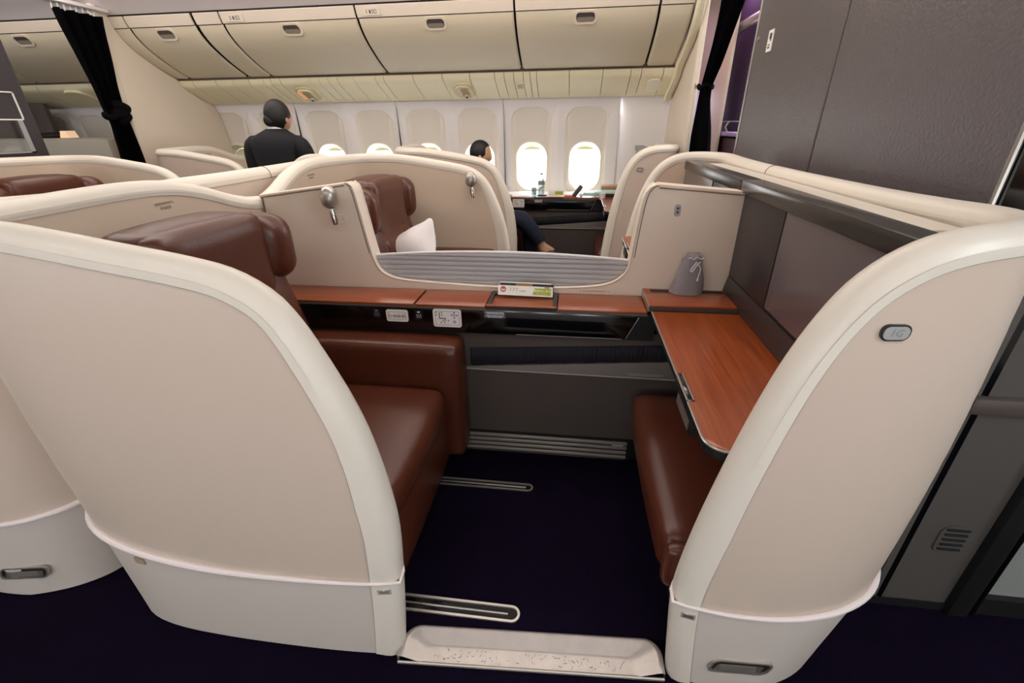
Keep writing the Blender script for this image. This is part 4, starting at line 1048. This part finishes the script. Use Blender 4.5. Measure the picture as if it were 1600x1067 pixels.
loop = crom([cc, cc+Vector((-.012, -.010, -.012)), cc+Vector((-.022, -.014, -.028)), cc+Vector((-.018, -.015, -.034)), cc+Vector((-.010, -.015, -.022)), cc+Vector((.0, -.011, -.006)), cc+Vector((.010, -.009, .004))], 24)
tail = crom([cc+Vector((.0, -.008, -.004)), cc+Vector((.012, -.013, -.020)), cc+Vector((.009, -.018, -.045)), cc+Vector((.006, -.021, -.062))], 16)
mk('drawstring', join(tube(loop, .0022, 6), tube(tail, .0022, 6), tube([(cc.x-.032+.008*k, 1.726-.006*sin(k), .938+.004*sin(k*2)) for k in range(8)], .002, 6)), CORD, po, 60)
mk('cord_stop', ellip(cc+Vector((.006, -.021, -.064)), (.004, .004, .005), 8, 6), CORD, po)

# white pillow on the seat beyond the divider
pw = gridbox(-.20, .20, -.06, .06, -.14, .14, 14, .05, .03, (0, 1, 0))
def pill(g):
    out = []
    for p in g[0]:
        u, w = p.x/.20, p.z/.14; k = 1-.35*max(0, abs(u)-.35)**1.5-.35*max(0, abs(w)-.35)**1.5
        th_ = (1-u*u*.75)*(1-w*w*.75); out.append(Vector((p.x*(1-.06*(1-w*w)), p.y*th_*1.25+.004*sin(p.x*40+p.z*25), p.z*(1-.07*(1-u*u)))))
    return out, g[1]
R = Matrix.Translation((-.80, 2.33, .66)) @ Matrix.Rotation(radians(18), 4, 'Y') @ Matrix.Rotation(radians(-58), 4, 'Z') @ Matrix.Rotation(radians(-28), 4, 'X')
mk('pillow', tf(pill(pw), Matrix.Translation((-.87, 2.36, .775)) @ Matrix.Rotation(radians(-38), 4, 'Z') @ Matrix.Rotation(radians(-22), 4, 'X') @ Matrix.Rotation(radians(-26), 4, 'Y')), PILLOW, smooth=80, label='white pillow leaning on the brown seat beyond the divider', cat='pillow')

# window sill ledge and things on the far console
mk('trim_3', box(-2.6, .86, 4.662, 4.995, .60, .757, .006), WALLP, kind='structure', label='pale window ledge behind the far console')
zt = .7655
bt = thing('water_bottle', 'clear plastic water bottle on the far console below the window', 'bottle', (-.315, 4.62, zt))
mk('body', lathe([(.028, 0), (.033, .004), (.033, .05), (.030, .055), (.033, .06), (.033, .13), (.030, .145), (.016, .175), (.013, .182), (.013, .192)], (-.315, 4.62, zt), 18), CLEAR, bt, 50)
mk('cap', lathe([(.0155, 0), (.0155, .016)], (-.315, 4.62, zt+.192), 14), GREYP, bt)
mk('label_band', lathe([(.0335, .10), (.0335, .135)], (-.315, 4.62, zt), 18), mat('bottle_label', '#8f9a98', .5), bt)
mk('drinking_glass', lathe([(.020, 0), (.024, .003), (.027, .075), (.0255, .075), (.022, .006), (.001, .005)], (-.385, 4.60, zt), 16), CLEAR, label='small clear drinking glass beside the water bottle', cat='glass')
mk('magazine', rotM(box(-.60, -.42, 4.50, 4.645, zt, zt+.006), .1, 'Z', (-.5, 4.6, 0)), PAPER, label='white magazine with coral edge lying on the far console', cat='magazine', smooth=0)
mk('paper_sheet', rotM(box(-.26, -.08, 4.50, 4.64, zt, zt+.004), -.1, 'Z', (-.17, 4.58, 0)), mat('paper_pink', '#e8c9c0', .7), label='pinkish paper sheet lying right of the water bottle', cat='paper', smooth=0)
c2 = thing('safety_card', 'lime and white card standing by the far window', 'card', (-.17, 4.655, zt))
mk('card', box(-.245, -.095, 4.652, 4.656, zt, zt+.040), PAPER, c2, 0); mk('lime_block', box(-.18, -.102, 4.650, 4.6525, zt+.006, zt+.034), LIME, c2, 0)
ph = thing('phone_holder', 'dark object leaning on the far console between the two bright windows', 'holder', (.02, 4.56, zt))
mk('stand', rotY(box(-.012, .026, 4.53, 4.60, zt+.002, zt+.125, .008), radians(38), (0, 4.56, zt+.01)), CHAR, ph)
mk('coral_tab', box(-.085, -.005, 4.52, 4.60, zt, zt+.012, .004), mat('coral', '#e08870', .6), ph)
mk('white_bead', ellip((.075, 4.51, zt+.018), (.020, .020, .018), 12, 8), WHITEP, ph)
for k, (x0, x1, y0, y1, z0, h, mt, lab) in enumerate([(.10, .33, 4.68, 4.86, .758, .025, mat('mint_cover', '#bfe3d8', .5), 'mint green folder on the window ledge'), (.30, .52, 4.70, 4.88, .758, .03, PAPER, 'white book on the window ledge beside the mint folder'), (.20, .42, 4.45, 4.62, .803, .016, mat('mint_cover', '#bfe3d8', .5), 'mint green tray on the raised box by the window desk'), (.27, .47, 4.70, 4.86, .79, .05, mat('tan_box', '#b08a6a', .6), 'tan box lying on the white book')]):
    mk('folder' if k != 3 else 'tan_carton', join(box(x0, x1, y0, y1, z0, z0+h, .003)), mt, label=lab, cat='folder' if k != 3 else 'box')
mk('white_cup', lathe([(.022, 0), (.026, .004), (.032, .06), (.029, .06), (.022, .008), (.001, .007)], (.27, 4.40, .7565), 16), WHITEP, label='small white cup at the edge of the window desk', cat='cup')

# ------------------------------------------------------------------ people
def skin(name, joints, edges, root, mt, parent, sub=2):
    names = list(joints); me = bpy.data.meshes.new(name); org = LOC[parent.name]
    me.from_pydata([Vector(joints[k][0])-org for k in names], [(names.index(a), names.index(b)) for a, b in edges], [])
    o = bpy.data.objects.new(name, me); COL.objects.link(o)
    md = o.modifiers.new('s', 'SKIN'); md.use_smooth_shade = True; md.branch_smoothing = .4
    for k, v in zip(names, me.skin_vertices[0].data):
        r = joints[k][1]; v.radius = (r, r) if not isinstance(r, tuple) else r; v.use_root = (k == root)
    sm = o.modifiers.new('d', 'SUBSURF'); sm.levels = sub; sm.render_levels = sub
    dg = bpy.context.evaluated_depsgraph_get(); e = bpy.data.meshes.new_from_object(o.evaluated_get(dg))
    o.modifiers.clear(); o.data = e; bpy.data.meshes.remove(me); e.name = name
    e.polygons.foreach_set('use_smooth', [True]*len(e.polygons))
    e.materials.clear(); e.materials.append(mt); o.parent = parent; LOC[o.name] = org
    return o
def loft(secs, n=28):
    """sections: (centre, rx, ry) horizontal super-ellipses"""
    V = []; Fc = []
    for c, rx, ry in secs:
        for k in range(n):
            a = 2*pi*k/n; V.append(Vector((c[0]+rx*math.copysign(abs(cos(a))**.85, cos(a)), c[1]+ry*math.copysign(abs(sin(a))**.85, sin(a)), c[2])))
    for j in range(len(secs)-1):
        for k in range(n): Fc.append((j*n+k, j*n+(k+1) % n, (j+1)*n+(k+1) % n, (j+1)*n+k))
    Fc += [tuple(range(n))[::-1], tuple(range((len(secs)-1)*n, len(secs)*n))]
    return V, Fc
def head(cx, cy, cz, parent, face, hw=.072, hl=.088, hh=.108):
    """head with brow, nose, chin and ears; face = unit vector the face looks along"""
    fx, fy = face; V, Fc = ellip((0, 0, 0), (hw, hl, hh), 26, 18); out = []
    for p in V:
        u = p.y/hl; v = p.z/hh; x, y, z = p
        if v < -.2: x *= 1-.28*(-v-.2); y *= 1-.12*(-v-.2)
        if u > .75 and abs(p.x) < .016 and -.35 < v < .15: y += .018*(1-abs(p.x)/.016)*(1-(v+.3)/.5 if v > -.3 else 1)
        if u > .6 and .05 < v < .3 and .015 < abs(p.x) < .045: y -= .006
        if u > .7 and -.62 < v < -.5: y -= .003
        out.append(Vector((cx+x*fy+y*fx, cy-x*fx+y*fy, cz+z)))
    return out, Fc
# standing attendant, seen from behind in the far aisle
A = thing('person', 'person in a dark navy suit standing with back turned in the far aisle', 'person', (-2.17, 3.33, 0))
ax, ay = -2.17, 3.33
J = {'pel': ((ax, ay, .86), (.13, .10)), 'wst': ((ax, ay, 1.0), (.115, .085)), 'ch': ((ax, ay, 1.18), (.135, .09)), 'nk0': ((ax+.01, ay+.01, 1.33), .05), 'nk1': ((ax+.02, ay+.02, 1.40), .046), 'hd': ((ax+.035, ay+.035, 1.45), .055),
     'ls': ((ax-.155, ay, 1.275), .055), 'le': ((ax-.21, ay+.04, 1.03), .045), 'lw': ((ax-.17, ay+.20, .93), .032), 'lh': ((ax-.14, ay+.26, .92), .026),
     'rs': ((ax+.155, ay, 1.275), .055), 're': ((ax+.215, ay+.05, 1.04), .045), 'rw': ((ax+.15, ay+.22, .96), .032), 'rh': ((ax+.12, ay+.28, .95), .026),
     'lk': ((ax-.08, ay+.01, .47), .055), 'la': ((ax-.08, ay, .09), .04), 'lt': ((ax-.085, ay+.13, .035), .03), 'rk': ((ax+.08, ay+.01, .47), .055), 'ra': ((ax+.08, ay, .09), .04), 'rtt': ((ax+.085, ay+.13, .035), .03)}
E_ = [('pel', 'wst'), ('wst', 'ch'), ('ch', 'nk0'), ('nk0', 'nk1'), ('nk1', 'hd'), ('ch', 'ls'), ('ls', 'le'), ('le', 'lw'), ('lw', 'lh'), ('ch', 'rs'), ('rs', 're'), ('re', 'rw'), ('rw', 'rh'), ('pel', 'lk'), ('lk', 'la'), ('la', 'lt'), ('pel', 'rk'), ('rk', 'ra'), ('ra', 'rtt')]
body = skin('body', J, E_, 'pel', SKIN, A)
fd = Vector((.45, .89)); hc = (ax+.045, ay+.045, 1.472)
mk('head', head(hc[0], hc[1], hc[2], A, (fd.x, fd.y), .068, .085, .105), SKIN, A, 80)
for s in (-1, 1):
    e = Vector((hc[0]+s*.070*fd.y, hc[1]-s*.070*fd.x, hc[2]-.018)); mk('ear', ellip(e, (.010, .016, .026), 10, 8), SKIN, A, 80)
hb = Vector((hc[0]-.016*fd.x, hc[1]-.022*fd.y, hc[2]+.008))
hv, hf = ellip((0, 0, 0), (.081, .092, .104), 26, 18); out = []
for p in hv:
    x, y, z = p
    if z < -.02: y = min(y, .02); 
    if y < .01 and z < 0: z *= 1.0
    elif z < -.05: z = -.05
    out.append(Vector((hb.x+x*fd.y+y*fd.x, hb.y-x*fd.x+y*fd.y, hb.z+z)))
hr = mk('hair', (out, hf), HAIR, A, 80)
mk('hair_bun', ellip((hb.x-.070*fd.x, hb.y-.074*fd.y, hb.z-.035), (.040, .026, .040), 16, 10), HAIR, hr, 80)
mk('collar', lathe([(.066, 0), (.060, .02), (.053, .040), (.050, .040), (.055, 0)], (ax+.016, ay+.012, 1.365), 22), SHIRT, A, 60)
jk = loft([((ax, ay, .72), .185, .125), ((ax, ay, .86), .172, .120), ((ax, ay, 1.0), .158, .110), ((ax, ay, 1.12), .165, .112), ((ax, ay, 1.22), .178, .118), ((ax, ay, 1.285), .188, .114), ((ax, ay, 1.325), .182, .102), ((ax+.003, ay, 1.352), .142, .086), ((ax+.008, ay+.004, 1.374), .098, .072), ((ax+.012, ay+.008, 1.392), .064, .058)])
jo = mk('jacket', jk, SUIT, A, 80)
for s in (-1, 1):
    sh = Vector((ax+s*.172, ay, 1.295)); el = Vector((ax+s*.222, ay+.045, 1.06)); wr = Vector((ax+s*.155, ay+.20, .965))
    pth = crom([sh+Vector((-s*.05, 0, .008)), sh, sh+Vector((s*.030, .004, -.055)), el+Vector((0, -.008, .02)), (el+wr)/2+Vector((0, .01, -.01)), wr], 22)
    mk('sleeve', tube(pth, [.040, .050, .056, .060, .062, .063, .063, .062, .061, .060, .059, .058, .058, .057, .055, .053, .051, .049, .047, .045, .043, .042], 14), SUIT, jo, 80)
mk('skirt', loft([((ax, ay, .46), .150, .12), ((ax, ay, .6), .172, .125), ((ax, ay, .76), .176, .122)]), SUIT, A, 80)
for s in (-1, 1): mk('shoe', gridbox(ax+s*.085-.04, ax+s*.085+.04, ay-.06, ay+.19, .001, .075, 6, .03, .0), SHOE, A, 80)
# hands with separate fingers
def hand(parent, wrist, fwd, side, mt, sc=1.0):
    w = Vector(wrist); f_ = Vector(fwd).normalized(); s_ = Vector(side).normalized(); u_ = f_.cross(s_)
    g = [tf(gridbox(-.036*sc, .036*sc, 0, .085*sc, -.012*sc, .012*sc, 5, .011*sc, .003), Matrix(((s_.x, f_.x, u_.x, w.x), (s_.y, f_.y, u_.y, w.y), (s_.z, f_.z, u_.z, w.z), (0, 0, 0, 1))))]
    for k, l in enumerate((.062, .072, .068, .052)):
        b = w+f_*.078*sc+s_*(-.027+.018*k)*sc
        p = [b, b+f_*l*.45*sc-u_*.006*sc, b+f_*l*.75*sc-u_*.018*sc, b+f_*l*.92*sc-u_*.034*sc]; g.append(tube(p, [.0085*sc, .008*sc, .0075*sc, .006*sc], 8))
    b = w+f_*.025*sc-s_*.032*sc; g.append(tube([b, b+f_*.022*sc-s_*.018*sc, b+f_*.048*sc-s_*.024*sc-u_*.006*sc, b+f_*.062*sc-s_*.022*sc-u_*.012*sc], [.011*sc, .010*sc, .009*sc, .007*sc], 8))
    return mk('hand', join(*g), mt, parent, 80)
hand(A, (ax-.155, ay+.19, .948), (.2, 1, -.2), (1, 0, 0), SKIN, .9); hand(A, (ax+.155, ay+.19, .948), (-.2, 1, -.2), (-1, 0, 0), SKIN, .9)

# passenger seated in the window suite
P = thing('person', 'seated passenger with short black hair, jeans and crossed ankles in the window suite', 'person', (-.75, 4.1, .46))
px, py = -.80, 4.12
J = {'pel': ((px-.02, py, .56), (.12, .12)), 'ch': ((px-.06, py, .88), (.125, .10)), 'nk': ((px-.04, py, 1.06), .05), 'hd': ((px-.02, py, 1.13), .055),
     'ls': ((px-.05, py-.18, .98), .05), 'le': ((px+.06, py-.24, .76), .042), 'lw': ((px+.14, py-.10, .70), .03), 'lh': ((px+.18, py-.08, .70), .022),
     'rs': ((px-.05, py+.18, .98), .05), 're': ((px+.07, py+.25, .77), .042), 'rw': ((px+.18, py+.16, .72), .03), 'rh': ((px+.21, py+.14, .72), .022)}
E_ = [('pel', 'ch'), ('ch', 'nk'), ('nk', 'hd'), ('ch', 'ls'), ('ls', 'le'), ('le', 'lw'), ('lw', 'lh'), ('ch', 'rs'), ('rs', 're'), ('re', 'rw'), ('rw', 'rh')]
J['la'] = ((-.255, 4.02, .41), .036); J['lt'] = ((-.14, 4.02, .35), .03); J['lk'] = ((-.43, 4.05, .66), .06); J['ra'] = ((-.38, 4.14, .13), .038); J['rt'] = ((-.24, 4.14, .06), .03); J['rk'] = ((-.40, 4.17, .57), .06)
E_ += [('pel', 'lk'), ('lk', 'la'), ('la', 'lt'), ('pel', 'rk'), ('rk', 'ra'), ('ra', 'rt')]
skin('body', J, E_, 'pel', SKIN, P)
mk('head', head(px-.0, py, 1.165, P, (.98, -.12), .070, .086, .108), SKIN, P, 80)
for s in (-1, 1): mk('ear', ellip((px-.004, py+s*.071, 1.145), (.016, .010, .026), 10, 8), SKIN, P, 80)
hv, hf = ellip((0, 0, 0), (.094, .078, .098), 26, 18); out = []
for p in hv:
    x, y, z = p
    if x > .055 and z < .045: x = .055+(x-.055)*.1
    if z < -.045 and x > .0: z = -.045+(z+.045)*.25; 
    out.append(Vector((px-.012+x, py+y, 1.188+z)))
mk('hair', (out, hf), HAIR, P, 80)
mk('shirt', loft([((px-.02, py, .50), .14, .18), ((px-.03, py, .65), .135, .175), ((px-.05, py, .85), .135, .19), ((px-.06, py, .97), .115, .195), ((px-.055, py, 1.03), .08, .13), ((px-.05, py, 1.06), .058, .065)]), mat('navy_shirt', '#20222e', .8), P, 80)
for s in (-1, 1):
    tp = [Vector((px-.05, py+s*.17, .985)), Vector((px-.01, py+s*.215, .88)), Vector((px+.06, py+s*.24, .775)), Vector((px+.12, py+s*.17, .73))]
    mk('sleeve', tube(crom(tp, 14), .056, 12), mat('navy_shirt', '#20222e', .8), P, 80)
hand(P, (px+.13, py-.10, .705), (1, .5, -.1), (0, 1, 0), SKIN, .95); hand(P, (px+.14, py+.14, .725), (1, -.5, -.1), (0, -1, 0), SKIN, .95)
ll = crom([(-.72, 4.06, .56), (-.55, 4.03, .625), (-.455, 4.02, .645), (-.395, 4.015, .60), (-.325, 4.015, .52), (-.275, 4.018, .445)], 22)
rl = crom([(-.72, 4.20, .56), (-.54, 4.17, .585), (-.43, 4.16, .585), (-.385, 4.155, .52), (-.375, 4.15, .34), (-.375, 4.145, .17)], 22)
rd = [.092, .091, .09, .088, .086, .083, .081, .079, .078, .077, .076, .075, .073, .071, .069, .067, .065, .062, .060, .057, .055, .052]
mk('trouser_leg', tube(ll, rd, 16), JEANS, P, 80); mk('trouser_leg', tube(rl, rd, 16), JEANS, P, 80)
mk('foot', tube(crom([(-.285, 4.018, .46), (-.262, 4.018, .415), (-.235, 4.018, .375), (-.16, 4.018, .34)], 10), [.038, .037, .037, .037, .038, .038, .037, .036, .034, .032], 12), SKIN, P, 80)
sh1 = rotY(gridbox(-.235, .0, 3.975, 4.062, .305, .385, 10, .04, .004), radians(12), (-.2, 4.02, .35)); mk('shoe', sh1, SHOE, P, 80)
mk('shoe', gridbox(-.42, -.16, 4.10, 4.19, .03, .12, 10, .04, .004), SHOE, P, 80)
